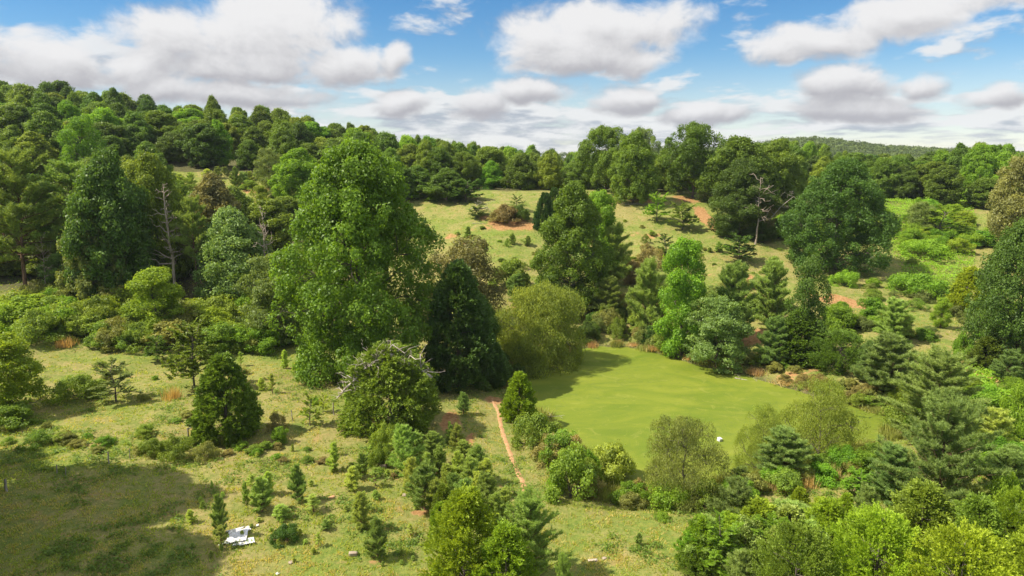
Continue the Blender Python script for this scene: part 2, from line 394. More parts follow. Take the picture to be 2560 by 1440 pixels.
SOIL_PX = [  # px, py, rx, ry, strength of bare red clay
 (1275, 562, 75, 18, 1.0), (1130, 590, 22, 8, .55), (1160, 608, 12, 5, .6), (1210, 548, 20, 8, .5), (1765, 545, 22, 34, .85), (1715, 500, 40, 14, .5), (1590, 498, 60, 12, .45), (1500, 490, 40, 10, .5),
 (1620, 590, 70, 10, .45), (1680, 650, 60, 8, .35), (1760, 690, 40, 10, .4), (1870, 700, 45, 26, .6), (1480, 800, 40, 22, .5), (1900, 840, 60, 26, .7), (1870, 770, 30, 20, .6), (2090, 752, 55, 16, 1.0), (2180, 768, 45, 12, .8), (2020, 735, 30, 12, .7),
 (1820, 640, 50, 12, .25), (1600, 700, 60, 18, .4), (1280, 720, 30, 40, .35), (1260, 690, 30, 10, .3), (2440, 935, 80, 22, .7), (2380, 900, 40, 14, .45), (2190, 990, 45, 14, .6), (2010, 930, 90, 16, .45), (2480, 1200, 60, 20, .4), (2430, 1250, 60, 24, .45),
 (1090, 955, 40, 10, .5), (1240, 1000, 30, 14, .6), (1125, 1055, 24, 34, .9), (1175, 1100, 14, 22, .7), (1130, 1180, 60, 20, .6), (705, 1352, 26, 9, .95), (1050, 1285, 22, 5, .9), (1255, 1215, 24, 10, .5), (940, 1412, 26, 10, .55), (880, 1380, 30, 8, .35), (955, 1168, 12, 4, .6),
 (640, 475, 36, 10, 1.0), (605, 455, 22, 6, .6), (500, 1010, 60, 14, .25), (600, 1110, 60, 14, .3), (395, 960, 60, 12, .2), (1310, 890, 36, 9, .7), (1290, 780, 22, 20, .4), (1730, 1415, 16, 8, .5), (1560, 1292, 60, 8, .3), (1920, 1225, 60, 10, .25), (810, 1130, 20, 8, .35)]
def ground_masks(x, y):
    soil = np.zeros(x.shape)
    for px, py, rx, ry, s in SOIL_PX:
        cx, cy = hit(px, py); ex = hit(px+rx, py)[0]-cx
        fy = abs(hit(px, py-ry)[1]-hit(px, py+ry)[1])/2
        fy = min(max(fy, 0.5), 9); ex = max(abs(ex), 0.4)
        d = np.sqrt(((x-cx)/ex)**2+((y-cy)/fy)**2)
        soil = np.maximum(soil, min(1.0, s*1.25)*(1-sstep(d, 0.35, 1.5)))
    return soil
SOIL = ground_masks(XX, YY)

def build_ground():
    ny, nx = XX.shape
    v = np.stack([XX, YY, ZZ], -1).reshape(-1, 3)
    i = (np.arange(ny-1)[:, None]*nx+np.arange(nx-1)[None]).ravel()
    f = np.stack([i, i+1, i+nx+1, i+nx], -1)
    m, N = new_mat('meadow')
    g = N.n('ShaderNodeNewGeometry').outputs['Position']
    n1 = N.noise(g, 0.055, 5, 0.6); n2 = N.noise(g, 0.35, 6, 0.65, 0.4); n3 = N.noise(g, 2.6, 5, 0.7); n4 = N.noise(g, 14.0, 3, 0.7)
    at = N.n('ShaderNodeAttribute', attribute_name='soil').outputs['Fac']
    wood = N.n('ShaderNodeAttribute', attribute_name='litter').outputs['Fac']
    lush = N.mix(N.ss(n3.outputs[0], 0.35, 0.65), (0.105, 0.168, 0.026), (0.205, 0.240, 0.044))
    dry = N.mix(N.ss(n3.outputs[0], 0.35, 0.68), (0.240, 0.215, 0.070), (0.350, 0.275, 0.120))
    fac = N.m('ADD', N.m('MULTIPLY', n1.outputs[0], 0.55), N.m('MULTIPLY', n2.outputs[0], 0.6))
    c = N.mix(N.m('MULTIPLY', N.ss(fac, 0.46, 0.71), 0.9), lush, dry)
    c = N.mix(N.m('MULTIPLY', N.ss(n4.outputs[0], 0.5, 0.72), 0.35), c, (0.13, 0.18, 0.035))
    c = N.mix(N.m('MULTIPLY', N.ss(n4.outputs[0], 0.28, 0.5, 1.0, 0.0), 0.35), c, (0.30, 0.25, 0.11))
    clay = N.mix(N.ss(n3.outputs[0], 0.3, 0.7), (0.29, 0.125, 0.050), (0.46, 0.265, 0.125))
    sm = N.ss(N.m('ADD', at, N.m('ADD', N.m('MULTIPLY', N.m('SUBTRACT', n2.outputs[0], 0.5), 1.6), N.m('MULTIPLY', N.m('SUBTRACT', n3.outputs[0], 0.5), 0.9))), 0.38, 0.66)
    sm = N.m('MULTIPLY', sm, N.ss(n4.outputs[0], 0.30, 0.55, 0.55, 0.95))
    tan_ = N.m('MULTIPLY', N.ss(N.noise(g, 0.55, 6, 0.72, 0.5).outputs[0], 0.55, 0.70), 0.5)
    c = N.mix(tan_, c, N.mix(n3.outputs[0], (0.37, 0.205, 0.095), (0.44, 0.29, 0.135)))
    c = N.mix(sm, c, clay)
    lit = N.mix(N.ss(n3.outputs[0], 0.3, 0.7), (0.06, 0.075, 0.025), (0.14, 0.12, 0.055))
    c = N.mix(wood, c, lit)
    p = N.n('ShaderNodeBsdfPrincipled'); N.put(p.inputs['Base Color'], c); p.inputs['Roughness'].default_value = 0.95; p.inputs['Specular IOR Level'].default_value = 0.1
    bp = N.n('ShaderNodeBump'); bp.inputs['Strength'].default_value = 0.8; bp.inputs['Distance'].default_value = 0.22
    N.put(bp.inputs['Height'], N.m('ADD', N.m('MULTIPLY', n3.outputs[0], 0.9), N.m('MULTIPLY', n4.outputs[0], 0.35))); N.put(p.inputs['Normal'], bp.outputs[0])
    o = N.n('ShaderNodeOutputMaterial'); m.node_tree.links.new(p.outputs[0], o.inputs[0])
    me = mesh_of('ground', v, f, m, smooth=True)
    a = me.attributes.new('soil', 'FLOAT', 'POINT'); a.data.foreach_set('value', SOIL.ravel().astype(np.float32))
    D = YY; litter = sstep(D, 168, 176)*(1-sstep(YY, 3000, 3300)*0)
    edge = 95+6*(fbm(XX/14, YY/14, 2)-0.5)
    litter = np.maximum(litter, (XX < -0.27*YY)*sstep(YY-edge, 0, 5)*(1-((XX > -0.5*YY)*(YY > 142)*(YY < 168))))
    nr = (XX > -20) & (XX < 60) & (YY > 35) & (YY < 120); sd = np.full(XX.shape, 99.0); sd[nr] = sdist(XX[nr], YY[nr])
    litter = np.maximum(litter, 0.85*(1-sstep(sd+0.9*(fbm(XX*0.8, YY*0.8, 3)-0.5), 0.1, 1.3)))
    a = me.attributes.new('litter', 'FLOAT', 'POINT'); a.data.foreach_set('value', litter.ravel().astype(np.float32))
    tag(link('ground', me), kind='structure')
build_ground()

def build_pond():
    # duckweed on the water: one level sheet, a little wider than the shore so the bank cuts it
    c = POND.mean(0); P = []
    for i in range(len(POND)):
        a = POND[i]; b = POND[(i+1) % len(POND)]
        for t in (0, .25, .5, .75): P.append(a+(b-a)*t)
    P = np.array(P); d = P-c; P = P+unit(d)*0.8
    v = [(c[0], c[1], 0.0)]; rings = 14; n = len(P)
    for k in range(1, rings+1):
        for q in P: v.append((*(c+(q-c)*k/rings), 0.0))
    f = []
    for i in range(n): f.append((0, 1+i, 1+(i+1) % n, 1+(i+1) % n))
    tri = [(0, 1+i, 1+(i+1) % n) for i in range(n)]
    me = bpy.data.meshes.new('pond'); quads = []
    for k in range(rings-1):
        for i in range(n):
            a = 1+k*n+i; b = 1+k*n+(i+1) % n; quads.append((a, b, b+n, a+n))
    me.from_pydata(v, [], tri+quads); me.update()
    m, N = new_mat('duckweed')
    g = N.n('ShaderNodeNewGeometry').outputs['Position']
    mp = N.n('ShaderNodeMapping'); mp.inputs['Rotation'].default_value = (0, 0, R(-18)); mp.inputs['Scale'].default_value = (0.6, 1.1, 1); m.node_tree.links.new(g, mp.inputs[0])
    n1 = N.noise(mp.outputs[0], 0.13, 6, 0.62, 1.4); n2 = N.noise(mp.outputs[0], 1.1, 5, 0.6, 0.6); n3 = N.noise(g, 9, 3, 0.7)
    c = N.mix(N.ss(n1.outputs[0], 0.30, 0.70), (0.108, 0.158, 0.013), (0.182, 0.214, 0.022))
    c = N.mix(N.m('MULTIPLY', N.ss(n2.outputs[0], 0.52, 0.70), 0.5), c, (0.105, 0.155, 0.020))
    c = N.mix(N.m('MULTIPLY', N.ss(N.noise(g, 0.5, 6, 0.7, 1.2).outputs[0], 0.54, 0.66), 0.4), c, (0.235, 0.250, 0.050))
    c = N.mix(N.m('MULTIPLY', N.ss(n3.outputs[0], 0.45, 0.7), 0.15), c, (0.30, 0.32, 0.06))
    # thin dark cracks of open water, most of them at the right-hand end
    cr = N.noise(mp.outputs[0], 1.3, 4, 0.6, 1.5)
    line = N.ss(N.m('ABSOLUTE', N.m('SUBTRACT', cr.outputs[0], 0.5)), 0.0, 0.022, 1.0, 0.0)
    sp = N.n('ShaderNodeSeparateXYZ'); m.node_tree.links.new(g, sp.inputs[0])
    where = N.m('MULTIPLY', N.ss(N.noise(g, 0.11, 2).outputs[0], 0.44, 0.62), 0.45)
    right = N.ss(sp.outputs[0], 32, 38)
    holes = N.m('MULTIPLY', N.ss(N.noise(mp.outputs[0], 1.6, 3, 0.5, 1.0).outputs[0], 0.60, 0.64), right)
    opn = N.m('MAXIMUM', N.m('MULTIPLY', line, N.m('MAXIMUM', where, N.m('MULTIPLY', right, 0.8))), holes)
    c = N.mix(opn, c, (0.035, 0.055, 0.015))
    p = N.n('ShaderNodeBsdfPrincipled'); N.put(p.inputs['Base Color'], c); N.put(p.inputs['Roughness'], N.m('SUBTRACT', 0.7, N.m('MULTIPLY', opn, 0.58))); p.inputs['Specular IOR Level'].default_value = 0.15
    bp = N.n('ShaderNodeBump'); bp.inputs['Strength'].default_value = 0.25; bp.inputs['Distance'].default_value = 0.03; N.put(bp.inputs['Height'], n3.outputs[0]); N.put(p.inputs['Normal'], bp.outputs[0])
    o = N.n('ShaderNodeOutputMaterial'); m.node_tree.links.new(p.outputs[0], o.inputs[0])
    me.materials.append(m)
    tag(link('pond', me), kind='structure')
build_pond()

def ribbon(name, pts, width, mat, lift=0.035):
    P = np.array([hit(*p) for p in pts]); seg = []
    for i in range(len(P)-1):
        for t in np.linspace(0, 1, 12, endpoint=False): seg.append(P[i]+(P[i+1]-P[i])*t)
    seg.append(P[-1]); S = np.array(seg)
    for _ in range(3): S[1:-1] = (S[:-2]+2*S[1:-1]+S[2:])/4
    d = unit(np.gradient(S, axis=0)); nrm = np.c_[-d[:, 1], d[:, 0]]
    k = np.arange(len(S)); end = np.minimum(1, np.minimum(k, len(S)-1-k)/6)
    w = width*(0.75+0.5*fbm(S[:, 0]*1.3, S[:, 1]*1.3, 2))*(0.3+0.7*end)
    o2 = (fbm(S[:, 0]*3+9, S[:, 1]*3, 2)-0.5)*0.25
    V = []
    for s in (-1, -0.4, 0.4, 1):
        q = S+nrm*(w*s/2+o2)[:, None]*1.0
        V.append(np.c_[q, ground(q[:, 0], q[:, 1])+lift-(0.05 if abs(s) == 1 else 0)])
    V = np.stack(V, 1).reshape(-1, 3); n = len(S); f = []
    for i in range(n-1):
        for j in range(3): a = i*4+j; f.append((a, a+1, a+5, a+4))
    return tag(link(name, mesh_of(name, V, f, mat, smooth=True)), kind='structure')
def soil_mat():
    m, N = new_mat('trodden_clay'); g = N.n('ShaderNodeNewGeometry').outputs['Position']
    n = N.noise(g, 3.5, 5, 0.7)
    c = N.mix(N.ss(n.outputs[0], 0.3, 0.7), (0.36, 0.185, 0.080), (0.52, 0.31, 0.155))
    p = N.n('ShaderNodeBsdfPrincipled'); N.put(p.inputs['Base Color'], c); p.inputs['Roughness'].default_value = 0.95
    bp = N.n('ShaderNodeBump'); bp.inputs['Strength'].default_value = 0.6; bp.inputs['Distance'].default_value = 0.05; N.put(bp.inputs['Height'], n.outputs[0]); N.put(p.inputs['Normal'], bp.outputs[0])
    o = N.n('ShaderNodeOutputMaterial'); m.node_tree.links.new(p.outputs[0], o.inputs[0]); return m
SOILM = soil_mat()
ribbon('footpath', [(1228, 995), (1248, 1035), (1252, 1065), (1262, 1100), (1282, 1150), (1300, 1195), (1312, 1225), (1340, 1243), (1362, 1256)], 0.46, SOILM)
ribbon('bare_track', [(2395, 895), (2430, 925), (2475, 945), (2510, 960)], 0.9, SOILM)

# ------------------------------------------------------------------ plant builders (each returns meshes at real size)
def ball_dirs(n, rng): return unit(rng.normal(size=(n, 3)))

PROFILES = {
 'ovoid': lambda t: np.sin(PI*np.clip(t*0.86+0.13, 0, 1))**0.75*(1-0.25*t),
 'round': lambda t: np.sqrt(np.clip(1-(2*t-0.85)**2*0.78, 0.02, 1)),
 'dome':  lambda t: np.sqrt(np.clip(1-t**2.2, 0.01, 1)),
 'spire': lambda t: np.clip(1-t, 0.03, 1)**0.62*(0.75+0.25*np.clip(t*6, 0, 1)),
 'egg': lambda t: np.clip(np.sin(PI*np.clip(t*0.84+0.15, 0, 1)), 0.02, 1)**0.6*(1.10-0.45*t),
 'full': lambda t: np.clip(np.sin(PI*np.clip(t*0.84+0.14, 0, 1)), 0.02, 1)**0.55*(1.0-0.10*t),
 'column': lambda t: np.clip(np.sin(PI*np.clip(t*0.9+0.08, 0, 1)), 0, 1)**0.5,
}
def broadleaf(name, seed, H=18, Rr=7, z0=2.0, lobes=16, clumps=170, per=75, leaf=0.34, prof='ovoid', gap=0.0, mat='oak', barkm=BARK, cr=1.15,
              squash=0.95, droop=0.0, aspect=0.62, trunk=True, inner=0.25, wild=0.35, hole=0.0, lr=0.30, env=0.0):
    rng = np.random.RandomState(seed); pf = PROFILES[prof]
    # lobes = boughs
    tl = (np.arange(lobes)+rng.rand(lobes))/lobes
    th = np.arange(lobes)*2.399963+rng.rand(lobes)*0.9
    rad = Rr*pf(tl); rl = Rr*(lr+0.16*rng.rand(lobes))*np.clip(pf(tl)+0.25, 0.45, 1.0)
    ro = np.clip(rad-rl*0.8, 0, None)*(1-wild*0.5+wild*rng.rand(lobes))*np.where(np.arange(lobes) % 4 == 3, 0.35, 1.0)
    C = np.c_[np.cos(th)*ro, np.sin(th)*ro, z0+(H-z0)*np.clip(tl, 0, 1)]
    C[:, 2] = np.minimum(C[:, 2], H-rl*0.75)+rng.normal(size=lobes)*0.25
    # clumps on the lobes' skins
    P = []; Nn = []; own = []
    tries = 0
    while len(P) < clumps and tries < 60:
        tries += 1
        k = rng.randint(lobes, size=clumps*2); d = ball_dirs(clumps*2, rng)
        out = unit(np.c_[np.cos(th[k]), np.sin(th[k]), np.full(len(k), 0.45)])
        dd = unit(d+out*0.75)
        q = C[k]+dd*rl[k][:, None]*(0.72+0.38*rng.rand(len(k)))[:, None]*np.array([1, 1, 0.85])
        dist = np.linalg.norm((q[:, None]-C[None])/np.array([1, 1, 0.85]), axis=-1)/rl[None]
        ok = (dist.min(1) > 0.66) & (q[:, 2] > z0*0.5)
        for i in np.where(ok)[0]:
            if rng.rand() < hole: continue
            P.append(q[i]); Nn.append(dd[i]); own.append(k[i])
            if len(P) >= clumps: break
    if env:
        ne = int(clumps*env); t_ = rng.rand(ne)**0.8; a_ = rng.rand(ne)*2*PI; rr_ = Rr*pf(t_)*(0.62+0.38*rng.rand(ne))
        P += list(np.c_[np.cos(a_)*rr_, np.sin(a_)*rr_, z0+(H-z0)*t_*0.97]); Nn += list(unit(np.c_[np.cos(a_), np.sin(a_), t_*1.2])); own += list(rng.randint(lobes, size=ne))
    # some deep clumps that close the crown
    ni = int(clumps*inner)
    k = rng.randint(lobes, size=ni); P += list(C[k]+ball_dirs(ni, rng)*rl[k][:, None]*0.5); Nn += list(ball_dirs(ni, rng)); own += list(k)
    P = np.array(P); Nn = np.array(Nn); own = np.array(own)
    n = len(P); rc = cr*(0.55+0.75*rng.rand(n))
    npl = np.maximum(12, (per*(rc/cr)**2*(1-gap)).astype(int)); idx = np.repeat(np.arange(n), npl); M = len(idx)
    d = ball_dirs(M, rng); d = unit(d+Nn[idx]*0.5+np.array([0, 0, 0.12]))
    r = rc[idx]*(0.35+0.65*rng.rand(M)**0.5)
    L = P[idx]+d*r[:, None]*np.array([1, 1, squash])
    if droop: L[:, 2] -= droop*rng.rand(M)**2*rc[idx]
    # overall twigginess: stray sprays beyond the clump
    stray = rng.rand(M) < 0.06; L[stray] += d[stray]*(rc[idx[stray]]*0.45)[:, None]
    L[:, 2] = np.maximum(L[:, 2], 0.08)
    nrm = unit(ball_dirs(M, rng)*0.7+d*0.75+np.array([0, 0, 0.1]))
    s = leaf*(0.65+0.7*rng.rand(M))
    ax = None
    if droop: ax = ball_dirs(M, rng)*0.6+np.array([0, 0, -1.0])
    v, f = leaf_quads(L, nrm, s, aspect, ax, rng)
    tone = np.clip(0.5+0.22*rng.normal(size=n)[idx]+0.20*rng.normal(size=M), 0, 1)
    crown = mesh_of(name+'_crown', v, f, LEAF[mat], tone)
    tb = Tubes()
    if trunk:
        r0 = 0.018*H+0.05; top = z0+(H-z0)*0.72
        m = 8; tt = np.linspace(0, 1, m); bend = rng.normal(size=2)*0.03*H
        pts = np.c_[bend[0]*tt**2+rng.normal(size=m)*0.05, bend[1]*tt**2+rng.normal(size=m)*0.05, tt*top-0.4]
        tb.tube(pts, r0*(1-0.8*tt)*np.where(tt == 0, 1.35, 1), 8)
        for k in range(lobes):
            zz = max(0.6, min(C[k, 2]-0.35*np.hypot(C[k, 0], C[k, 1])-0.8, top*0.95)); u = (zz+0.4)/top
            a = np.array([np.interp(u, tt, pts[:, 0]), np.interp(u, tt, pts[:, 1]), zz])
            p = tb.limb(a, C[k], r0*0.42*(1-0.6*u), r0*0.12, rng, 0.05, 5, 5)
            mine = np.where(own == k)[0]
            for i in mine[:5]: tb.limb(C[k]*0.6+p[3]*0.4, P[i], r0*0.10, 0.02, rng, 0.06, 4, 4)
    else:
        for k in range(min(n, 14)):
            tb.limb((rng.normal()*0.1, rng.normal()*0.1, -0.1), P[k], 0.035, 0.012, rng, 0.06, 4, 4)
    W = 2*np.percentile(np.hypot(L[:, 0], L[:, 1]), 96)
    return dict(trunk=tb.mesh(name+'_trunk', barkm), crown=crown, H=float(np.percentile(L[:, 2], 99.6)), W=float(W))

def tufts(P, D, length, count, width, rng, spread=0.75):
    """needle tufts: slim triangles in a cone round D"""
    n = len(P); idx = np.repeat(np.arange(n), count); M = len(idx)
    d = unit(D[idx]+ball_dirs(M, rng)*spread)
    s = unit(np.cross(d, ball_dirs(M, rng)))
    L = np.broadcast_to(length, (n,))[idx]*(0.65+0.5*rng.rand(M))
    base = P[idx]-d*0.03
    w = width*(0.7+0.6*rng.rand(M))
    v = np.stack([base-s*w[:, None]*0.5, base+s*w[:, None]*0.5, base+d*L[:, None]], 1).reshape(-1, 3)
    return v, np.arange(3*M).reshape(M, 3), idx

def pine(name, seed, H=8, Rr=2.6, z0=0.3, whorl=0.55, nb=5, needle=0.26, count=11, width=0.035, power=0.8, up=0.55, mat='pine', sub=5, ragged=0.25, tw=0.55, candles=0):
    rng = np.random.RandomState(seed); tb = Tubes(); P = []; D = []
    m = 8; tt = np.linspace(0, 1, m); r0 = 0.014*H+0.02
    off = np.cumsum(rng.normal(size=(m, 2))*0.006*H, 0); off[0] = 0
    spine = np.c_[off, tt*H-0.15]; tb.tube(spine, r0*(1-0.9*tt), 7)
    z = z0
    while z < H*0.985:
        t = (z-z0)/(H-z0); L = Rr*(1-t)**power*(0.55+0.45*min(1, t*5+0.25))
        k0 = nb+rng.randint(-1, 2); a0 = rng.rand()*7
        for b in range(k0):
            if rng.rand() < ragged*0.35: continue
            a = a0+b*2*PI/k0+rng.normal()*0.2; l = max(0.12, L*(1-ragged+2*ragged*rng.rand()))
            el = up*(0.45+0.8*t)+rng.normal()*0.22
            d = np.array([math.cos(a)*math.cos(el), math.sin(a)*math.cos(el), math.sin(el)])
            zz = z+rng.normal()*whorl*0.18
            o = np.array([np.interp(zz/H, tt, off[:, 0]), np.interp(zz/H, tt, off[:, 1]), zz])
            e = o+d*l+np.array([0, 0, 0.10*l])
            if l > 0.3: pts = tb.limb(o, e, r0*0.30*(1-0.6*t)+0.008, 0.008, rng, 0.035, 4, 4, sag=0.05)
            # side shoots carry the tufts
            ns = max(3, int(sub*l/1.0)+1)
            for q in range(ns):
                f = 0.22+0.78*(q+rng.rand())/ns
                s = o+(e-o)*f; side = np.cross(d, (0, 0, 1)); side = side/ (np.linalg.norm(side)+1e-6)*(1 if q % 2 else -1)
                sd = unit(d*0.7+side*(0.8*rng.rand()+0.15)+np.array([0, 0, 0.35+0.9*rng.rand()]))
                sl = tw*(0.35+0.65*rng.rand())*min(1, l/1.2)*(1.25-f*0.5)
                for u in (0.35, 0.7, 1.0):
                    P.append(s+sd*sl*u); D.append(unit(sd+np.array([0, 0, 0.7])+rng.normal(size=3)*0.25))
            P.append(e); D.append(unit(d+np.array([0, 0, 0.7])))
        z += whorl*(1.15-0.5*t)*(0.85+0.3*rng.rand())
    for _ in range(4): P.append(spine[-1]+np.array([0, 0, -0.08*_])); D.append(np.array([0, 0, 1.0]))
    for _ in range(candles):
        i = rng.randint(len(P)); p = P[i]+np.array([0, 0, 0.1]); 
        for q in range(3): P.append(p+np.array([0, 0, 0.13*q])); D.append(np.array([0, 0, 1.0]))
    P = np.array(P); D = np.array(D)
    v, f, idx = tufts(P, D, needle, count, width, rng, 0.95)
    tone = np.clip(0.5+0.2*rng.normal(size=len(P))[idx]+0.18*rng.normal(size=len(idx)), 0, 1)
    return dict(trunk=tb.mesh(name+'_trunk', PBARK), crown=mesh_of(name+'_crown', v, f, LEAF[mat], tone), H=H+needle*0.6, W=2*Rr*0.95)

def cedar(name, seed, H=7, Rr=2.6, prof='spire', sprays=2400, per=8, leaf=0.24, mat='cedar', lump=0.22, tilt=0.7, z0=0.15, feather=0.0):
    rng = np.random.RandomState(seed); pf = PROFILES[prof]
    # clusters of upswept sprays on an uneven spire
    nc = max(40, sprays//16)
    t = rng.rand(nc)**1.15; a = rng.rand(nc)*2*PI
    lumpv = 1+lump*(fbm(a*1.7+seed, t*7, 3)*2-1)+rng.normal(size=nc)*lump*0.22
    rr = Rr*pf(t)*lumpv*(1-0.16*rng.rand(nc)); C = np.c_[np.cos(a)*rr, np.sin(a)*rr, z0+(H-z0)*t*0.97]
    ci = rng.randint(nc, size=sprays); depth = rng.rand(sprays)**0.7
    out = np.c_[np.cos(a[ci]), np.sin(a[ci]), np.full(sprays, tilt)]
    jit = ball_dirs(sprays, rng)*(0.10+0.06*Rr)*(0.4+rng.rand(sprays))[:, None]*1.2
    P = C[ci]+jit; inward = rng.rand(sprays) < 0.22
    P[inward, :2] *= (0.55+0.35*rng.rand(inward.sum()))[:, None]
    d = unit(out+ball_dirs(sprays, rng)*0.55)
    idx = np.repeat(np.arange(sprays), per); M = len(idx)
    dl = unit(d[idx]+ball_dirs(M, rng)*0.6)
    L = P[idx]+dl*(leaf*(0.2+0.9*rng.rand(M)))[:, None]
    if feather: L = L+d[idx]*(feather*rng.rand(M))[:, None]
    L[:, 2] = np.maximum(L[:, 2], 0.03)
    nn = unit(np.cross(dl, ball_dirs(M, rng))+out[idx]*0.35)
    v, f = leaf_quads(L, nn, leaf*(0.7+0.6*rng.rand(M)), 0.42, dl+1e-4, rng)
    tone = np.clip(0.5+0.2*rng.normal(size=nc)[ci][idx]+0.2*rng.normal(size=M), 0, 1)
    tb = Tubes(); tb.tube([(0, 0, -0.2), (0.03, 0, H*0.3), (0, 0.04, H*0.6), (0, 0, H*0.93)], [0.025*H+.02, 0.018*H, 0.010*H, 0.01], 6)
    for k in range(0, min(nc, 60)): tb.limb((0, 0, max(0.1, C[k, 2]-0.25*rr[k])), C[k], 0.03, 0.01, rng, 0.03, 3, 4)
    return dict(trunk=tb.mesh(name+'_trunk', BARK), crown=mesh_of(name+'_crown', v, f, LEAF[mat], tone), H=H, W=2*Rr*0.98)

def feathery(name, seed, H=5, Rr=2.4, stems=9, mat='bright', leaf=0.16, fronds=9, z0=0.28):
    """a young tree with arching boughs of ferny, level fronds"""
    rng = np.random.RandomState(seed); tb = Tubes(); P = []; AX = []; NN = []
    sp = np.array([(0, 0, -0.1), (0.04*H*rng.normal(), 0.03*H*rng.normal(), H*0.4), (0.05*H*rng.normal(), 0.05*H*rng.normal(), H*0.8)]); tb.tube(sp, [0.016*H+0.02, 0.012*H, 0.02], 6)
    for k in range(stems):
        t = z0+(0.95-z0)*(k+rng.rand())/stems; a = k*2.4+rng.normal()*0.3
        o = np.array([np.interp(t*H, sp[:, 2], sp[:, 0]), np.interp(t*H, sp[:, 2], sp[:, 1]), t*H*0.8]); l = Rr*(1.1-0.55*t)*(0.75+0.4*rng.rand())
        e = o+np.array([math.cos(a)*l, math.sin(a)*l, 0.22*l+0.2*rng.normal()+(0.22*H*t if t > .7 else 0)])
        tb.limb(o, e, 0.035, 0.012, rng, 0.04, 4, 4, sag=-0.12)
        for q in range(fronds):
            f = 0.25+0.75*(q+rng.rand())/fronds; s = o+(e-o)*f+np.array([0, 0, 0.12*l*4*f*(1-f)])
            an = a+(0.9 if q % 2 else -0.9)+rng.normal()*0.3; fl = 0.5*(0.6+0.6*rng.rand())*Rr/2.4
            dr = np.array([math.cos(an), math.sin(an), 0.25+rng.normal()*0.4])
            side = np.array([-math.sin(an), math.cos(an), 0])
            for u in np.linspace(0.1, 1, 8):
                for sgn in (-1, 1):
                    P.append(s+dr*fl*u+side*sgn*leaf*0.45*(1.1-0.5*u)); AX.append(side*sgn+dr*0.35+rng.normal(size=3)*0.15); NN.append(np.array([0, 0, 1.0])+rng.normal(size=3)*0.6)
    P = np.array(P); AX = np.array(AX); NN = unit(np.array(NN)); NN = unit(NN-unit(AX)*(NN*unit(AX)).sum(1, keepdims=True))
    v, f = leaf_quads(P, NN, leaf*(0.8+0.5*rng.rand(len(P))), 0.5, AX, rng)
    tone = np.clip(0.5+0.25*rng.normal(size=len(P)), 0, 1)
    return dict(trunk=tb.mesh(name+'_trunk', BARK), crown=mesh_of(name+'_crown', v, f, LEAF[mat], tone), H=float(P[:, 2].max()), W=float(2*np.percentile(np.hypot(P[:, 0], P[:, 1]), 95)))

def snag(name, seed, H=12, Rr=2.6, n=26, start=0.35, up=0.5, mat=DEADB, r0=None, forks=2, bend=0.03):
    """a bare dead tree: trunk with broken limbs"""
    rng = np.random.RandomState(seed); tb = Tubes(); m = 9; tt = np.linspace(0, 1, m); r0 = r0 or 0.016*H
    off = np.cumsum(rng.normal(size=(m, 2))*bend*H*0.3, 0); off[0] = 0
    sp = np.c_[off, tt*H-0.1]; tb.tube(sp, r0*(1-0.85*tt), 7)
    br = Tubes()
    for k in range(n):
        t = start+(0.97-start)*(k+rng.rand())/n; a = k*2.4+rng.normal()*0.4
        o = np.array([np.interp(t, tt, sp[:, i]) for i in range(3)]); l = Rr*(1.15-0.9*t+0.15)*(0.4+0.8*rng.rand()); el = up*(0.2+1.1*t)+rng.normal()*0.2
        e = o+np.array([math.cos(a)*math.cos(el), math.sin(a)*math.cos(el), math.sin(el)])*l
        p = br.limb(o, e, r0*0.42*(1.15-t)+0.02, 0.02, rng, 0.07, 5, 4)
        for q in range(forks):
            s = p[rng.randint(1, 4)]; e2 = s+(unit((e-o)[None])[0]+rng.normal(size=3)*0.6)*l*0.4; br.limb(s, e2, 0.035, 0.014, rng, 0.08, 4, 3)
    return dict(trunk=tb.mesh(name+'_trunk', mat), branches=br.mesh(name+'_branches', mat), H=H, W=2*Rr)

def reeds(name, seed, n=220, H=1.0, Rr=0.7, mat=STRAW):
    rng = np.random.RandomState(seed); P = np.c_[rng.normal(size=(n, 2))*Rr*0.45, np.zeros(n)]
    d = unit(np.c_[rng.normal(size=(n, 2))*0.25, np.ones(n)]); L = H*(0.5+0.6*rng.rand(n)); s = unit(np.cross(d, ball_dirs(n, rng)))*0.03
    v = np.stack([P-s, P+s, P+d*L[:, None]], 1).reshape(-1, 3)
    return dict(crown=mesh_of(name, v, np.arange(3*n).reshape(n, 3), mat, np.clip(0.5+0.3*rng.normal(size=n), 0, 1)), H=H, W=Rr*1.4)

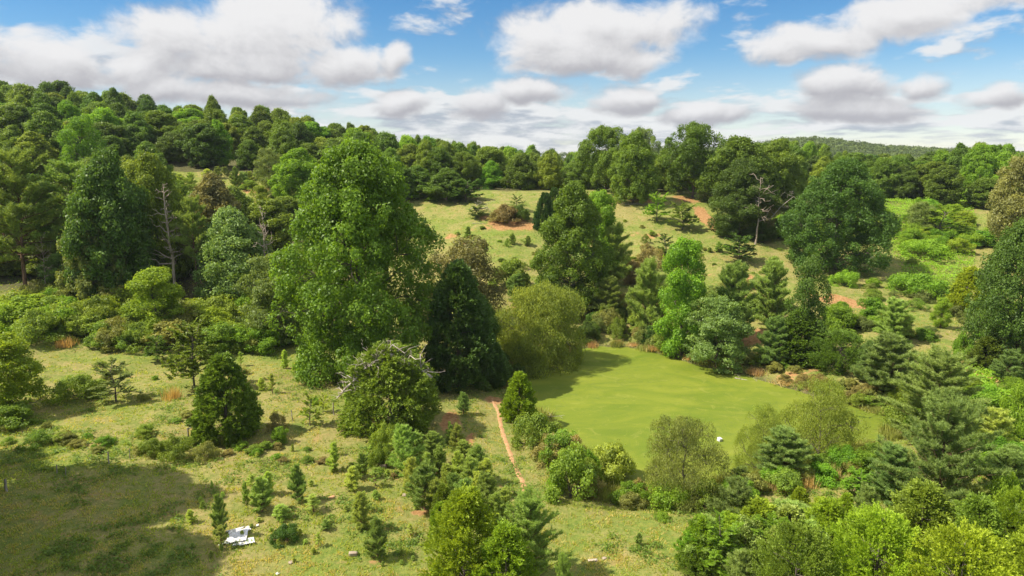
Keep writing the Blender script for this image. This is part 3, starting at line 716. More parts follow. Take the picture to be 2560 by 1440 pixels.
PROTO = {}
def proto(key):
    if key not in PROTO: PROTO[key] = BUILD[key]()
    return PROTO[key]
B = broadleaf
BUILD = {
 'hero': lambda: B('huge_tree', 1, 22, 8.2, 0.6, 46, 820, 150, 0.28, 'egg', mat='hero', cr=1.0, wild=0.5, inner=0.25, hole=0.16),
 'talloak': lambda: B('tall_oak', 2, 19, 5.6, 0.4, 30, 440, 130, 0.28, 'egg', mat='hero', cr=0.95, wild=0.35, hole=0.06, env=0.25),
 'bigoak': lambda: B('big_oak', 3, 19, 8.4, 0.5, 34, 560, 120, 0.30, 'egg', mat='dark', cr=1.05, wild=0.35, hole=0.05, env=0.25),
 'oaka': lambda: B('oak_a', 4, 16, 6.8, 2.4, 34, 420, 90, 0.36, 'round', mat='oak', cr=1.0, wild=0.6, hole=0.14, lr=0.25),
 'oakb': lambda: B('oak_b', 5, 16, 6.0, 0.8, 32, 420, 90, 0.36, 'egg', mat='oak', cr=1.0, wild=0.5, lr=0.25, env=0.3),
 'foresta': lambda: B('forest_a', 6, 15, 5.4, 0.6, 34, 330, 80, 0.42, 'egg', mat='forest', cr=0.95, wild=0.85, inner=0.3, lr=0.24, env=0.45),
 'forestb': lambda: B('forest_b', 7, 16, 4.8, 0.8, 30, 300, 80, 0.42, 'full', mat='forest', cr=0.95, wild=0.85, inner=0.3, lr=0.25, env=0.45),
 'forestc': lambda: B('forest_c', 8, 15, 6.0, 0.8, 38, 350, 80, 0.42, 'egg', mat='forest', cr=1.0, wild=0.85, inner=0.3, lr=0.24, env=0.45),
 'forestd': lambda: B('forest_d', 9, 15, 5.0, 0.5, 34, 320, 80, 0.40, 'egg', mat='forest2', cr=0.95, wild=0.85, inner=0.3, lr=0.22, env=0.45),
 'slim': lambda: B('slim_tree', 10, 15, 3.4, 0.6, 24, 320, 75, 0.29, 'column', mat='bright', cr=0.85, wild=0.45, hole=0.1),
 'thin': lambda: B('thin_tree', 11, 13, 3.4, 0.8, 22, 250, 60, 0.27, 'column', mat='dark', cr=0.85, wild=0.6, hole=0.15, inner=0.15),
 'willow': lambda: B('willow', 12, 9, 5.0, 0.1, 26, 480, 120, 0.21, 'full', mat='willow', cr=0.85, wild=0.25, droop=0.4, aspect=0.42),
 'sparse': lambda: B('sparse_willow', 13, 8, 4.2, 0.5, 26, 340, 85, 0.17, 'round', mat='olive', cr=0.75, wild=0.6, droop=0.3, aspect=0.45, hole=0.2, inner=0.12),
 'olivetree': lambda: B('olive_tree', 14, 13, 5.0, 0.8, 24, 330, 66, 0.28, 'full', mat='brown', cr=0.95, wild=0.5, hole=0.12),
 'layered': lambda: B('layered_tree', 15, 9, 3.9, 0.3, 24, 300, 75, 0.25, 'dome', mat='silver', cr=0.85, wild=0.55, squash=0.4),
 'busha': lambda: B('bush_a', 16, 2.4, 1.9, 0.0, 12, 130, 60, 0.17, 'dome', mat='thorn', cr=0.42, trunk=False, wild=0.6),
 'bushb': lambda: B('bush_b', 17, 2.0, 2.2, 0.0, 13, 150, 60, 0.16, 'dome', mat='thorn', cr=0.45, trunk=False, wild=0.7),
 'bushc': lambda: B('bush_c', 18, 3.0, 1.8, 0.0, 13, 150, 60, 0.17, 'round', mat='thorn', cr=0.42, trunk=False, wild=0.7),
 'bushd': lambda: B('bush_d', 19, 2.2, 1.8, 0.0, 14, 130, 45, 0.14, 'dome', mat='thorn', cr=0.36, trunk=False, wild=1.0, hole=0.2, inner=0.1),
 'pinebig': lambda: pine('big_pine', 21, 9, 3.9, 0.2, 0.40, 7, 0.36, 14, 0.05, 0.45, 0.65, 'pine', 7, 0.5, 0.85),
 'pinebigb': lambda: pine('big_pine_b', 22, 8.5, 4.2, 0.1, 0.40, 7, 0.36, 14, 0.05, 0.38, 0.7, 'pine', 7, 0.5, 0.9),
 'pinemid': lambda: pine('mid_pine', 23, 5.5, 2.1, 0.1, 0.28, 7, 0.34, 14, 0.046, 0.42, 0.8, 'pine', 10, 0.4, 0.6),
 'pinemidb': lambda: pine('mid_pine_b', 24, 5.0, 1.9, 0.1, 0.33, 5, 0.32, 14, 0.044, 0.42, 1.0, 'pineyoung', 8, 0.35, 0.6, candles=40),
 'pineold': lambda: pine('old_pine', 25, 17, 5.4, 4.0, 0.7, 6, 0.48, 14, 0.10, 0.42, 0.45, 'pineold', 5, 0.55, 1.4),
 'pineoldb': lambda: pine('old_pine_b', 26, 15, 3.8, 6.5, 0.7, 6, 0.46, 14, 0.10, 0.42, 0.45, 'pineold', 5, 0.55, 1.2),
 'sapa': lambda: pine('pine_sapling_a', 27, 2.4, 0.65, 0.06, 0.20, 6, 0.22, 18, 0.028, 0.40, 0.95, 'pineyoung', 12, 0.35, 0.35),
 'sapb': lambda: pine('pine_sapling_b', 28, 2.0, 0.75, 0.05, 0.20, 6, 0.23, 18, 0.028, 0.35, 1.0, 'pineyoung', 12, 0.45, 0.4),
 'sapc': lambda: pine('pine_sapling_c', 29, 2.6, 0.6, 0.6, 0.28, 5, 0.21, 13, 0.028, 0.4, 0.9, 'pineyoung', 8, 0.5, 0.4),
 'cedara': lambda: cedar('cedar_a', 31, 8, 3.0, 'spire', 5200, 10, 0.25, 'cedar', 0.28),
 'cedarb': lambda: cedar('cedar_b', 32, 8, 4.0, 'dome', 6500, 10, 0.25, 'cedar', 0.3, tilt=0.1, feather=0.4),
 'cedarc': lambda: cedar('cedar_c', 33, 10, 3.6, 'spire', 5600, 9, 0.30, 'cedardark', 0.3),
 'cedard': lambda: cedar('cedar_d', 34, 6, 2.6, 'spire', 4200, 9, 0.18, 'cedarlight', 0.5, feather=0.35),
 'cedare': lambda: cedar('cedar_e', 35, 3.6, 1.4, 'spire', 2400, 9, 0.17, 'cedarlight', 0.28),
 'cedarf': lambda: cedar('cedar_f', 36, 6, 3.4, 'dome', 5600, 9, 0.18, 'cedarlight', 0.6, feather=0.4),
 'fern': lambda: feathery('feathery_a', 41, 5, 2.4, 26, 'bright', 0.24, 14, 0.15),
 'fernb': lambda: feathery('feathery_b', 42, 4.5, 2.0, 18, 'grey', 0.20, 12, 0.15),
 'fernfull': lambda: feathery('feathery_c', 43, 5.5, 2.8, 44, 'lime', 0.26, 18, 0.2),
 'snag': lambda: snag('snag_a', 51, 14, 2.9, 34, 0.3, 0.55, r0=0.26),
 'snagb': lambda: snag('snag_b', 52, 9, 3.0, 18, 0.35, 0.45, r0=0.13),
 'reeds': lambda: reeds('reeds_a', 61),
 'reedsgreen': lambda: reeds('reeds_b', 62, 200, 0.9, 0.7, LEAF['olive']),
}
CAT = {'hero': ('oak_tree', 'tree')}
def names_of(key):
    if key in ('hero', 'talloak', 'bigoak', 'oaka', 'oakb'): return 'oak_tree', 'tree'
    if key.startswith('forest'): return 'woodland_tree', 'tree'
    if key in ('slim', 'thin', 'layered', 'olivetree'): return 'broadleaf_tree', 'tree'
    if key in ('willow', 'sparse'): return 'willow_tree', 'willow'
    if key.startswith('bush'): return 'shrub', 'shrub'
    if key.startswith('pine'): return 'pine_tree', 'pine'
    if key.startswith('sap'): return 'pine_sapling', 'pine sapling'
    if key.startswith('cedar'): return 'cedar_tree', 'cedar'
    if key.startswith('fern'): return 'feathery_tree', 'tree'
    if key.startswith('snag'): return 'dead_tree', 'dead tree'
    return 'reed_clump', 'reeds'
MADE = []
OCC = []     # what has been planted: x, y, r
def plant(key, x, y, h, w, label, group=None, mat=None, sink=0.0):
    p = proto(key); nm, cat = names_of(key)
    if nm == 'shrub' and group and 'weed' in label: nm, cat = 'weed_clump', 'weed'
    if nm == 'shrub' and group and 'bramble' in label: nm, cat = 'bramble', 'bramble'
    z = float(ground(x, y))-sink
    if 'trunk' in p:
        root = bpy.data.objects.new(nm, None); COL.objects.link(root); root.empty_display_size = 0.5
        if nm in ('shrub', 'weed_clump', 'bramble'): parts = (('stems', 'trunk'), ('foliage', 'crown'))
        elif nm == 'dead_tree': parts = (('trunk', 'trunk'), ('bare_branches', 'branches'))
        else: parts = (('trunk', 'trunk'), ('crown', 'crown'))
        for pn, k in parts:
            c = link(pn, p[k], root)
            if k == 'crown' and mat:
                c.material_slots[0].link = 'OBJECT'; c.material_slots[0].material = LEAF[mat]
    else:
        root = link(nm, p['crown'])
        if mat: root.material_slots[0].link = 'OBJECT'; root.material_slots[0].material = LEAF[mat]
    root.location = (x, y, z); root.rotation_euler = (0, 0, random.uniform(0, 2*PI))
    sw = w/p['W']; sh = h/p['H']; root.scale = (sw, sw, sh)
    tag(root, label, cat, group); OCC.append((x, y, w/2)); MADE.append([root, key, mat, label, group, x, y, z+h*0.6, h, w]); return root
def T(key, px, base, top, w, label, group=None, mat=None, D=None):
    """a plant from its foot, its top row and its width in the photograph; D = its distance where the foot is hidden"""
    x, y = hit(px, base) if D is None else at_dist(px, D)
    z = float(ground(x, y)); zt = top_z(x, y, top); h = max(zt-z, 0.3)
    _, _, dep = px_of(x, y, (z+zt)/2)
    if D is not None: x = (px-1280)/F*dep
    return plant(key, x, y, h, w*dep/F, label, group, mat)
# ------------------------------------------------------------------ the big single trees
T('hero', 915, 940, 363, 372, 'largest tree, a glossy green oak rising from the middle of the photo to the horizon')
T('talloak', 1430, 772, 463, 182, 'tall glossy oak standing alone on the slope above the round willow')
T('slim', 1495, 715, 480, 95, 'yellow-green tree half hidden behind the right side of the tall glossy oak', mat='bright')
T('slim', 1700, 888, 600, 125, 'bright green slender tree on the far bank of the pond')
T('bigoak', 2085, 672, 402, 245, 'big dark round oak standing alone on the right-hand slope with its shadow beside it', mat='dark')
T('bigoak', 2535, 905, 545, 240, 'huge blue-green tree cut by the right edge of the photo', mat='dark')
T('oaka', 2545, 640, 392, 180, 'brownish round tree at the right edge above the huge blue-green one', mat='brown')
T('thin', 2012, 895, 640, 105, 'thin dark tree in front of the big dark round oak, left of the cedars', mat='dark')
T('olivetree', 1165, 838, 598, 200, 'olive-brown airy tree just right of the largest tree', mat='brown')
T('oakb', 1195, 915, 735, 120, 'small dark green tree between the black-green cedar and the round willow', mat='dark')
T('willow', 1350, 912, 716, 225, 'round light green willow at the left end of the pond\'s far bank')
T('layered', 1790, 918, 745, 165, 'silvery green layered tree leaning over the far edge of the pond')
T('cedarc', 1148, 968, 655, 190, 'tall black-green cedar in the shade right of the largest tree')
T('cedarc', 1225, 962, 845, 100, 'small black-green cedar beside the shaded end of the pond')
T('cedara', 570, 1093, 888, 165, 'dark egg-shaped cedar alone in the left meadow beside the tall fence post', mat='cedar')
T('cedarb', 978, 1062, 862, 205, 'wide drooping cedar below the largest tree with dead branches over its top', mat='cedar')
T('cedare', 1298, 1052, 935, 88, 'small bright cone-shaped cedar on the dam at the left end of the pond')
T('sparse', 1705, 1250, 1048, 215, 'olive thin-leaved willow on the near bank left of the white box', mat='olive')
T('sparse', 1905, 1180, 1025, 130, 'small yellowish willow on the near bank beside the brown-tipped pine', mat='willow')
T('sparse', 2045, 1160, 962, 195, 'wide pale willow at the right-hand end of the pond', mat='willow')
T('pinemid', 1955, 1205, 1080, 130, 'dark pine in front of the yellowish willow on the near bank', mat='pineblue')
T('pinebig', 2325, 1105, 895, 225, 'big dark pine beyond the larger pine right of the pond', mat='pineblue')
T('pinebigb', 2345, 1290, 1035, 240, 'largest pine, wide and dark, right of the pond', mat='pineblue')
T('pinemid', 2225, 1262, 1125, 110, 'dark pine at the left foot of the largest pine', mat='pineblue')
T('pinemid', 2215, 985, 845, 130, 'blue-green pine above the right-hand end of the pond', mat='pineblue')
T('pinemid', 2170, 960, 860, 70, 'narrow pine against the left side of the blue-green pine above the pond end', mat='pineblue')
T('pinemid', 2232, 862, 755, 85, 'pine standing behind the blue-green pine above the pond end', mat='pine')
T('pinemid', 1930, 915, 800, 75, 'blue-green young pine in front of the bright dark cedar', mat='pineblue')
T('pinemid', 1825, 862, 672, 110, 'tall pine behind the silvery layered tree', mat='pine')
T('pinemid', 1925, 815, 660, 95, 'open pine on the clay slope right of the silvery layered tree', mat='pine')
T('pinemidb', 1618, 838, 660, 110, 'feathery pine between the tall glossy oak and the bright slender tree', mat='pine')
T('pinemid', 1530, 712, 572, 95, 'dark round-topped pine right of the tall glossy oak', mat='pine')
T('pinemid', 1520, 800, 700, 70, 'small pine at the foot of the dark round-topped pine', mat='pine')
T('pinemid', 1590, 812, 720, 60, 'slim pine left of the feathery pine', mat='pine')
T('pinemid', 1405, 800, 722, 66, 'young pine poking up behind the round willow', mat='pine')
T('cedara', 1995, 900, 775, 150, 'rich green rounded cedar below the thin dark tree', mat='cedar')
T('cedarf', 2098, 925, 832, 125, 'light green spreading cedar right of the rich green cedar', mat='cedar')
T('cedare', 2415, 790, 672, 95, 'yellow-green cedar left of the huge blue-green tree', mat='cedarlight')
T('cedare', 2460, 925, 845, 80, 'small round cedar beside the clay track at the right', mat='cedar')
T('pinemidb', 2520, 960, 880, 80, 'young pine at the foot of the huge blue-green tree', mat='pineblue')
T('layered', 30, 1028, 838, 185, 'bright feathery tree cut by the left edge of the meadow', mat='lime')
T('fernb', 290, 1005, 898, 115, 'grey-green feathery sapling in the left meadow')
T('fern', 487, 975, 790, 120, 'dark ferny sapling behind the egg-shaped cedar', mat='oak')
T('fern', 395, 905, 835, 60, 'little ferny sapling at the edge of the left thicket', mat='oak')
T('slim', 398, 840, 672, 135, 'lime green young tree at the front of the left thicket', mat='lime')
T('layered', 690, 850, 640, 180, 'grey-green shrubby tree against the left side of the largest tree', mat='grey')
# hilltop
T('oaka', 1512, 478, 318, 140, 'tall dark oak, leftmost of the oaks on the hill crest', mat='oak')
T('oakb', 1582, 508, 334, 112, 'lighter green oak between the two dark oaks on the hill crest', mat='forest2')
T('oaka', 1732, 494, 310, 155, 'dark spreading oak on the hill crest right of the lighter one', mat='oak')
T('oaka', 1600, 470, 322, 90, 'dark oak peeping out behind the lighter green crest oak', mat='oak')
T('oakb', 1660, 478, 378, 80, 'low dark tree in the gap between the crest oaks', mat='forest')
T('talloak', 1845, 585, 400, 160, 'dark leafy tree left of the white dead tree', mat='dark')
T('oakb', 1840, 520, 345, 175, 'broad tree on the crest above the dark leafy tree', mat='oak')
T('oakb', 1935, 520, 352, 140, 'broad crest tree directly behind the white dead tree', mat='forest')
T('snagb', 1888, 612, 442, 120, 'white dead tree with bare forked limbs on the right slope', mat=None)
T('olivetree', 1905, 600, 500, 60, 'dull brown shrubby tree at the foot of the white dead tree', mat='brown')
T('fern', 1642, 555, 478, 62, 'bright ferny sapling under the crest oaks, the left one of the pair', mat='bright')
T('fern', 1706, 575, 503, 72, 'ferny sapling on the hill, the right one of the pair', mat='oak')
T('fern', 1848, 655, 582, 80, 'dark ferny sapling at the edge of the hill meadow', mat='dark')
T('fernb', 1665, 640, 582, 60, 'thin sapling in the middle of the hill meadow', mat='dark')
T('fern', 1165, 505, 445, 85, 'layered green sapling under the tree line behind the fallen branch', mat='dark')
T('fern', 1195, 545, 512, 50, 'small dark sapling beside the fallen branch', mat='dark')
T('fernb', 1290, 525, 485, 45, 'small grey sapling standing in the brush pile', mat='grey')
T('bushb', 1262, 552, 512, 85, 'brown and green brush on the clay patch, the left heap', mat='bronze')
T('bushb', 1300, 550, 512, 55, 'dark green shrub on the right end of the brush heap', mat='dark')
T('bushd', 1240, 553, 530, 60, 'reddish dry brush at the left end of the clay patch', mat='bronze')
T('cedara', 1362, 575, 482, 60, 'dark cedar at the hill edge left of the tall glossy oak', mat='cedardark')
T('cedara', 1385, 545, 470, 50, 'dark cedar behind the top of the tall glossy oak', mat='cedardark')
T('fernb', 2345, 590, 512, 125, 'yellow-flecked spreading tree in the bright thicket on the right', mat='lime')
T('olivetree', 2300, 580, 505, 80, 'pale grey bare-topped shrub left of the yellow-flecked tree', mat='grey')
T('thin', 220, 470, 288, 100, 'bright green tree standing out among the ridge forest', mat='bright')
T('oakb', 752, 520, 374, 130, 'bright round tree touching the top left of the largest tree', mat='bright')
T('olivetree', 675, 470, 372, 75, 'grey-green thin tree at the edge of the ridge clearing', mat='grey')
# the wood in the middle left
T('pineold', 65, 730, 392, 210, 'old open-crowned pine at the left edge with bare lower trunk')
T('pineold', 215, 700, 420, 190, 'old pine with layered tufts left of the wood\'s dark oak', mat='pine')
T('oakb', 300, 752, 385, 200, 'dark oak in the middle of the left wood', mat='dark')
T('oakb', 405, 715, 390, 150, 'warm green oak behind the reddish dead pine', mat='forest2')
T('foresta', 235, 760, 520, 150, 'low grey-green tree at the front of the left wood', mat='grey')
T('pineoldb', 495, 748, 505, 82, 'slim crooked pine right of the reddish dead pine', mat='pine')
T('snag', 437, 752, 457, 100, 'tall reddish dead pine with upswept bare twigs in the left wood')
T('snagb', 668, 772, 528, 110, 'smaller dead pine with drooping bare twigs near the largest tree')
T('oakb', 590, 755, 525, 190, 'pale leafy tree hung with creepers in front of the left wood', mat='silver')
T('foresta', 640, 742, 585, 150, 'leafy tree below the smaller dead pine', mat='grey')
T('foresta', 545, 640, 440, 150, 'dull green tree behind the crooked pine', mat='brown')
T('forestb', 680, 640, 500, 130, 'green tree between the smaller dead pine and the largest tree', mat='forest2')
T('foresta', 590, 600, 470, 120, 'green tree below the ridge clearing', mat='forest')
T('pinemid', 155, 735, 640, 90, 'young pine at the foot of the left wood', mat='pineblue')
T('pinemid', 375, 730, 640, 90, 'young pine directly behind the lime green tree', mat='pine')
# near bank, dam and lower middle
for i, (px, b, t, w, k, mt, lb) in enumerate([
    (1345, 1118, 1035, 130, 'bushb', 'thorn', 'leafy bank shrub just below the small cone-shaped cedar'),
    (1395, 1165, 1085, 110, 'busha', 'thorn', 'leafy shrub halfway along the pond dam'),
    (1425, 1245, 1118, 150, 'busha', 'thorn', 'largest leafy shrub on the dam, at the near left corner of the pond'),
    (1370, 1140, 1085, 70, 'bushd', 'bronze', 'reddish shrub among the dam shrubs'),
    (1385, 1232, 1180, 45, 'bushb', 'bright', 'low bright shrub at the left foot of the largest dam shrub'),
    (1535, 1195, 1112, 115, 'bushc', 'willow', 'pale green round shrub standing in the near edge of the pond'),
    (1680, 1262, 1200, 150, 'bushb', 'bright', 'bright shrub under the olive thin-leaved willow'),
    (1760, 1268, 1200, 100, 'busha', 'thorn', 'shrub at the right foot of the olive thin-leaved willow'),
    (1600, 1250, 1200, 80, 'bushd', 'bronze', 'dull reddish shrub at the left foot of the olive willow'),
    (1850, 1225, 1170, 55, 'pinemid', 'pineblue', 'young pine between the two near-bank willows'),
    (2110, 1175, 1115, 110, 'bushb', 'bright', 'bright shrub below the wide pale willow'),
    (2050, 1195, 1140, 90, 'busha', 'thorn', 'shrub right of the dark near-bank pine'),
    (2190, 1160, 1105, 90, 'bushd', 'thorn', 'shrub at the right end of the near bank'),
    (2005, 1210, 1165, 60, 'bushb', 'olive', 'small olive shrub at the right foot of the near-bank pine'),
    (2140, 1245, 1170, 75, 'fern', 'bright', 'leafy sapling left of the largest pine'),
    (1520, 1235, 1205, 60, 'reedsgreen', None, 'reed clump in the marshy near corner of the pond'),
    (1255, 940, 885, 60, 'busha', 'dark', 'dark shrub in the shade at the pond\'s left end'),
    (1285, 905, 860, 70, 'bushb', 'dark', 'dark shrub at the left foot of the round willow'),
    (880, 1010, 968, 40, 'bushc', 'lime', 'lime green shrub at the left foot of the drooping cedar'),
    (205, 995, 938, 110, 'bushb', 'thorn', 'low dark bramble in the left meadow behind the grey feathery sapling'),
    (35, 1058, 1010, 130, 'busha', 'thorn', 'bramble under the bright feathery tree'),
    (95, 1115, 1078, 90, 'bushd', 'thorn', 'bramble below the left meadow edge'),
    (445, 1150, 1092, 110, 'bushd', 'thorn', 'weedy shrub on the old fence line left of the egg-shaped cedar'),
    (385, 1135, 1098, 70, 'bushb', 'thorn', 'weedy shrub between the short fence posts'),
    (515, 1148, 1105, 80, 'bushd', 'olive', 'weedy shrub below the tall fence post'),
    (700, 1108, 1068, 45, 'bushc', 'bright', 'bright weed clump right of the egg-shaped cedar'),
    (692, 1075, 1035, 60, 'bushd', 'bronze', 'brownish weed clump touching the egg-shaped cedar'),
    (775, 1065, 985, 60, 'fernb', 'cedarlight', 'thin light green sapling on the fence line'),
    (808, 1035, 985, 35, 'fernb', 'cedarlight', 'thin sapling beside the right-hand fence post'),
    (712, 1355, 1312, 70, 'bushb', 'dark', 'dark leafy shrub on the red clay spot near the white sheets'),
    (2110, 715, 676, 70, 'bushb', 'bright', 'round bright shrub on the slope below the big dark oak'),
    (2320, 640, 600, 130, 'bushb', 'bright', 'dark green mound of brambles below the yellow-flecked tree'),
    (2300, 735, 685, 150, 'bushb', 'bright', 'wide bright mound of brambles on the right slope'),
    (2350, 820, 745, 45, 'slim', 'lime', 'narrow lime green sapling in the right-hand meadow'),
    (2405, 900, 830, 70, 'bushd', 'bright', 'leafy shrub beside the upper end of the clay track'),
    (2100, 830, 765, 110, 'busha', 'bright', 'bright shrub behind the light green spreading cedar'),
    (2180, 800, 745, 80, 'bushc', 'bright', 'bright upright shrub right of the bare clay strip'),
    (1970, 585, 540, 110, 'oakb', 'dark', 'low dark tree left of the big dark round oak'),
    (1900, 600, 555, 90, 'oakb', 'dark', 'low dark green tree under the white dead tree'),
    (1800, 575, 548, 40, 'busha', 'bright', 'small bright shrub at the right edge of the hill meadow'),
    (1275, 720, 650, 110, 'busha', 'thorn', 'leafy shrub on the slope left of the tall glossy oak'),
    (1290, 755, 690, 50, 'pinemid', 'pineblue', 'small blue-green pine on the slope behind the round willow'),
    (1620, 665, 610, 90, 'bushd', 'bronze', 'brownish shrub in the hill meadow behind the slim pines'),
    (1245, 1015, 0, 0, None, None, None)]):
    if k: T(k, px, b, t, w, lb, None, mt)
# pines and cedars in the lower middle
low = [(1012, 1195, 1072, 88, 'pinemidb', 'pine', 'full young pine, leftmost of the thick pine clump'),
       (962, 1120, 1060, 66, 'bushb', 'thorn', 'yellow-green shrub under the drooping cedar'),
       (985, 1100, 1040, 40, 'pinemidb', 'pine', 'slim young pine touching the drooping cedar'),
       (950, 1165, 1110, 60, 'bushb', 'thorn', 'yellow-green shrub left of the thick pine clump'),
       (1085, 1170, 1085, 62, 'pinemid', 'pine', 'young pine behind the red gully in the clump'),
       (1062, 1275, 1165, 92, 'pinemidb', 'pine', 'full young pine with pale candles in front of the clump'),
       (1118, 1230, 1165, 50, 'pinemidb', 'pineyoung', 'small young pine in the middle of the clump'),
       (1142, 1130, 1065, 40, 'pinemidb', 'pineyoung', 'slim young pine at the top of the clump by the gully'),
       (1160, 1165, 1105, 50, 'pinemid', 'pine', 'young pine at the top right of the clump'),
       (1195, 1210, 1120, 62, 'pinemidb', 'pine', 'young pine casting its shadow on the dam beside the footpath'),
       (1175, 1250, 1150, 70, 'pinemidb', 'pine', 'young pine with pale candles in the right part of the clump'),
       (1215, 1290, 1190, 72, 'pinemidb', 'pine', 'young pine below the footpath\'s lower end'),
       (1165, 1300, 1205, 80, 'pinemidb', 'pine', 'young pine above the bottom yellow-green cedar'),
       (1110, 1320, 1215, 70, 'cedare', 'cedar', 'green cedar left of the bottom yellow-green cedar'),
       (1158, 1035, 985, 40, 'pinemidb', 'pineblue', 'small blue-green pine alone in the shade by the gully'),
       (1245, 1010, 968, 0, None, None, None),
       (1165, 1475, 1235, 205, 'cedard', 'cedarlight', 'big yellow-green cedar at the bottom centre'),
       (1265, 1520, 1318, 160, 'cedard', 'cedarlight', 'yellow-green cedar at the bottom edge right of the big one'),
       (1318, 1450, 1250, 160, 'pinebig', 'pine', 'dark green pine at the bottom centre beside the yellow-green cedars'),
       # lower right
       (1835, 1345, 1205, 120, 'pinemidb', 'pineblue', 'upright young pine left in the bottom right thicket'),
       (1800, 1440, 1290, 120, 'fern', 'bright', 'leafy sapling at the left end of the bottom right thicket'),
       (1700, 1300, 1262, 0, None, None, None),
       (1995, 1300, 1222, 62, 'cedare', 'cedarlight', 'bright rounded cedar at the top edge of the bottom right thicket'),
       (2115, 1290, 1235, 50, 'cedare', 'cedarlight', 'bright little cedar between two pines at the bottom right'),
       (2155, 1360, 1225, 90, 'pinemidb', 'pineblue', 'blue-green upright pine in the bottom right thicket'),
       (2060, 1420, 1255, 140, 'cedard', 'cedarlight', 'yellow-green cedar in the middle of the bottom right thicket'),
       (1930, 1420, 1290, 130, 'fern', 'bright', 'bright leafy tree in front of the yellow-green thicket cedar'),
       (1980, 1540, 1320, 180, 'cedarf', 'cedarmid', 'wide mid-green cedar on the bottom edge right of centre'),
       (2290, 1430, 1215, 190, 'cedard', 'cedarmid', 'mid-green cedar in front of the largest pine'),
       (2180, 1530, 1290, 220, 'cedarf', 'cedarlight', 'broad shaggy cedar on the bottom edge'),
       (2420, 1480, 1250, 160, 'cedard', 'cedarmid', 'shaggy cedar with a pale bare trunk near the bottom right corner'),
       (2525, 1440, 1235, 150, 'cedarf', 'cedarlight', 'yellow-green cedar at the right edge near the corner'),
       (2380, 1600, 1330, 240, 'cedarf', 'cedarlight', 'wide shaggy cedar in the bottom right corner'),
       (1850, 1500, 1385, 100, 'pinemidb', 'pineblue', 'young pine on the bottom edge left of the cedars'),
       (2560, 1580, 1330, 200, 'cedard', 'cedarlight', 'cedar cut by the bottom right corner'),
       (2490, 1330, 1185, 110, 'busha', 'bright', 'bright shrub right of the largest pine'),
       (2480, 1140, 1030, 110, 'pinemidb', 'pineyoung', 'young pine with pale candles right of the two big pines'),
       (2510, 1255, 1130, 120, 'pinemid', 'pineblue', 'pine at the right edge beside the largest pine'),
       (2470, 1070, 985, 150, 'busha', 'bright', 'bright bramble mound behind the candled pine'),
       (2545, 1090, 960, 90, 'busha', 'bright', 'bright bramble at the right edge'),
       (2200, 1070, 1010, 0, None, None, None),
       (2370, 960, 890, 90, 'busha', 'bright', 'leafy shrub behind the big pines on the clay track'),
       (1670, 1300, 1250, 0, None, None, None),
       (1655, 1300, 1284, 42, 'bushb', 'bright', 'small leafy weed clump in the grass below the olive willow'),
       (1705, 1365, 1342, 26, 'cedare', 'cedar', 'tiny cedar at the left end of the bottom right thicket'),
       (1405, 1600, 1400, 60, 'pinemid', 'pine', 'pine top at the bottom edge right of the dark green pine'),
       (2335, 1320, 1250, 70, 'cedare', 'cedarlight', 'bright narrow cedar at the right foot of the largest pine')]
for px, b, t, w, k, mt, lb in low:
    if k: T(k, px, b, t, w, lb, None, mt)
# pine saplings in the near meadow
G_S = 'pine saplings in the near meadow'
for i, (px, b, t, w, lb) in enumerate([
    (835, 1178, 1108, 34, 'slim sapling highest in the open grass right of the fence line'), (655, 1280, 1205, 62, 'bushiest sapling in the middle of the left group'), (632, 1228, 1188, 34, 'small sapling behind the bushiest one'),
    (672, 1240, 1180, 34, 'upright sapling behind the right side of the bushiest one'), (552, 1345, 1250, 44, 'tall sapling behind the white sheets'), (556, 1372, 1315, 40, 'sapling touching the left corner of the white sheets'),
    (705, 1300, 1262, 48, 'low wide sapling right of the bushiest one'), (746, 1256, 1172, 48, 'sapling with a bare reddish stem'), (785, 1282, 1238, 50, 'wide little sapling beside the bare-stemmed one'),
    (905, 1325, 1232, 50, 'tall sapling in the middle of the near meadow'), (945, 1402, 1305, 56, 'tallest sapling nearest the bottom edge with a long shadow'), (1027, 1342, 1310, 24, 'small round sapling left of the big bottom cedar'),
    (882, 1226, 1168, 44, 'dense sapling left of the thick pine clump'), (906, 1198, 1140, 38, 'sapling behind the dense one left of the pine clump'), (940, 1216, 1170, 34, 'sapling close to the thick pine clump'),
    (478, 1310, 1275, 26, 'lone sapling at the edge of the large shade'), (815, 1328, 1303, 26, 'small sapling halfway between the clay spot and the tall sapling'), (798, 1368, 1332, 22, 'thin sapling right of the dark leafy shrub'),
    (940, 1250, 1226, 22, 'tiny sapling in front of the pine clump'), (1596, 1366, 1336, 24, 'lone sapling in the grass below the pond'), (602, 916, 880, 20, 'little sapling right of the egg-shaped cedar\'s tip'),
    (713, 922, 876, 20, 'slim sapling near the largest tree\'s left foot'), (708, 905, 880, 14, 'tiny sapling behind the slim one near the largest tree'), (682, 985, 935, 26, 'sapling right of the egg-shaped cedar'), (655, 978, 945, 22, 'small sapling touching the view of the egg-shaped cedar'),
    (616, 1262, 1212, 22, 'narrow sapling at the left of the left group'), (840, 1140, 1105, 22, 'small sapling above the slim highest one'), (925, 1090, 1050, 26, 'sapling left of the drooping cedar\'s foot'), (1125, 1110, 1062, 26, 'sapling in the red gully'),
    (910, 1280, 1230, 30, 'small sapling right behind the tall middle one'), (1470, 1090, 1070, 0, '')]):
    if w: T(('sapa', 'sapb', 'sapc')[i % 3], px, b, t, w, lb, G_S, ['pineyoung', 'pine', 'pineyoung'][i % 3])
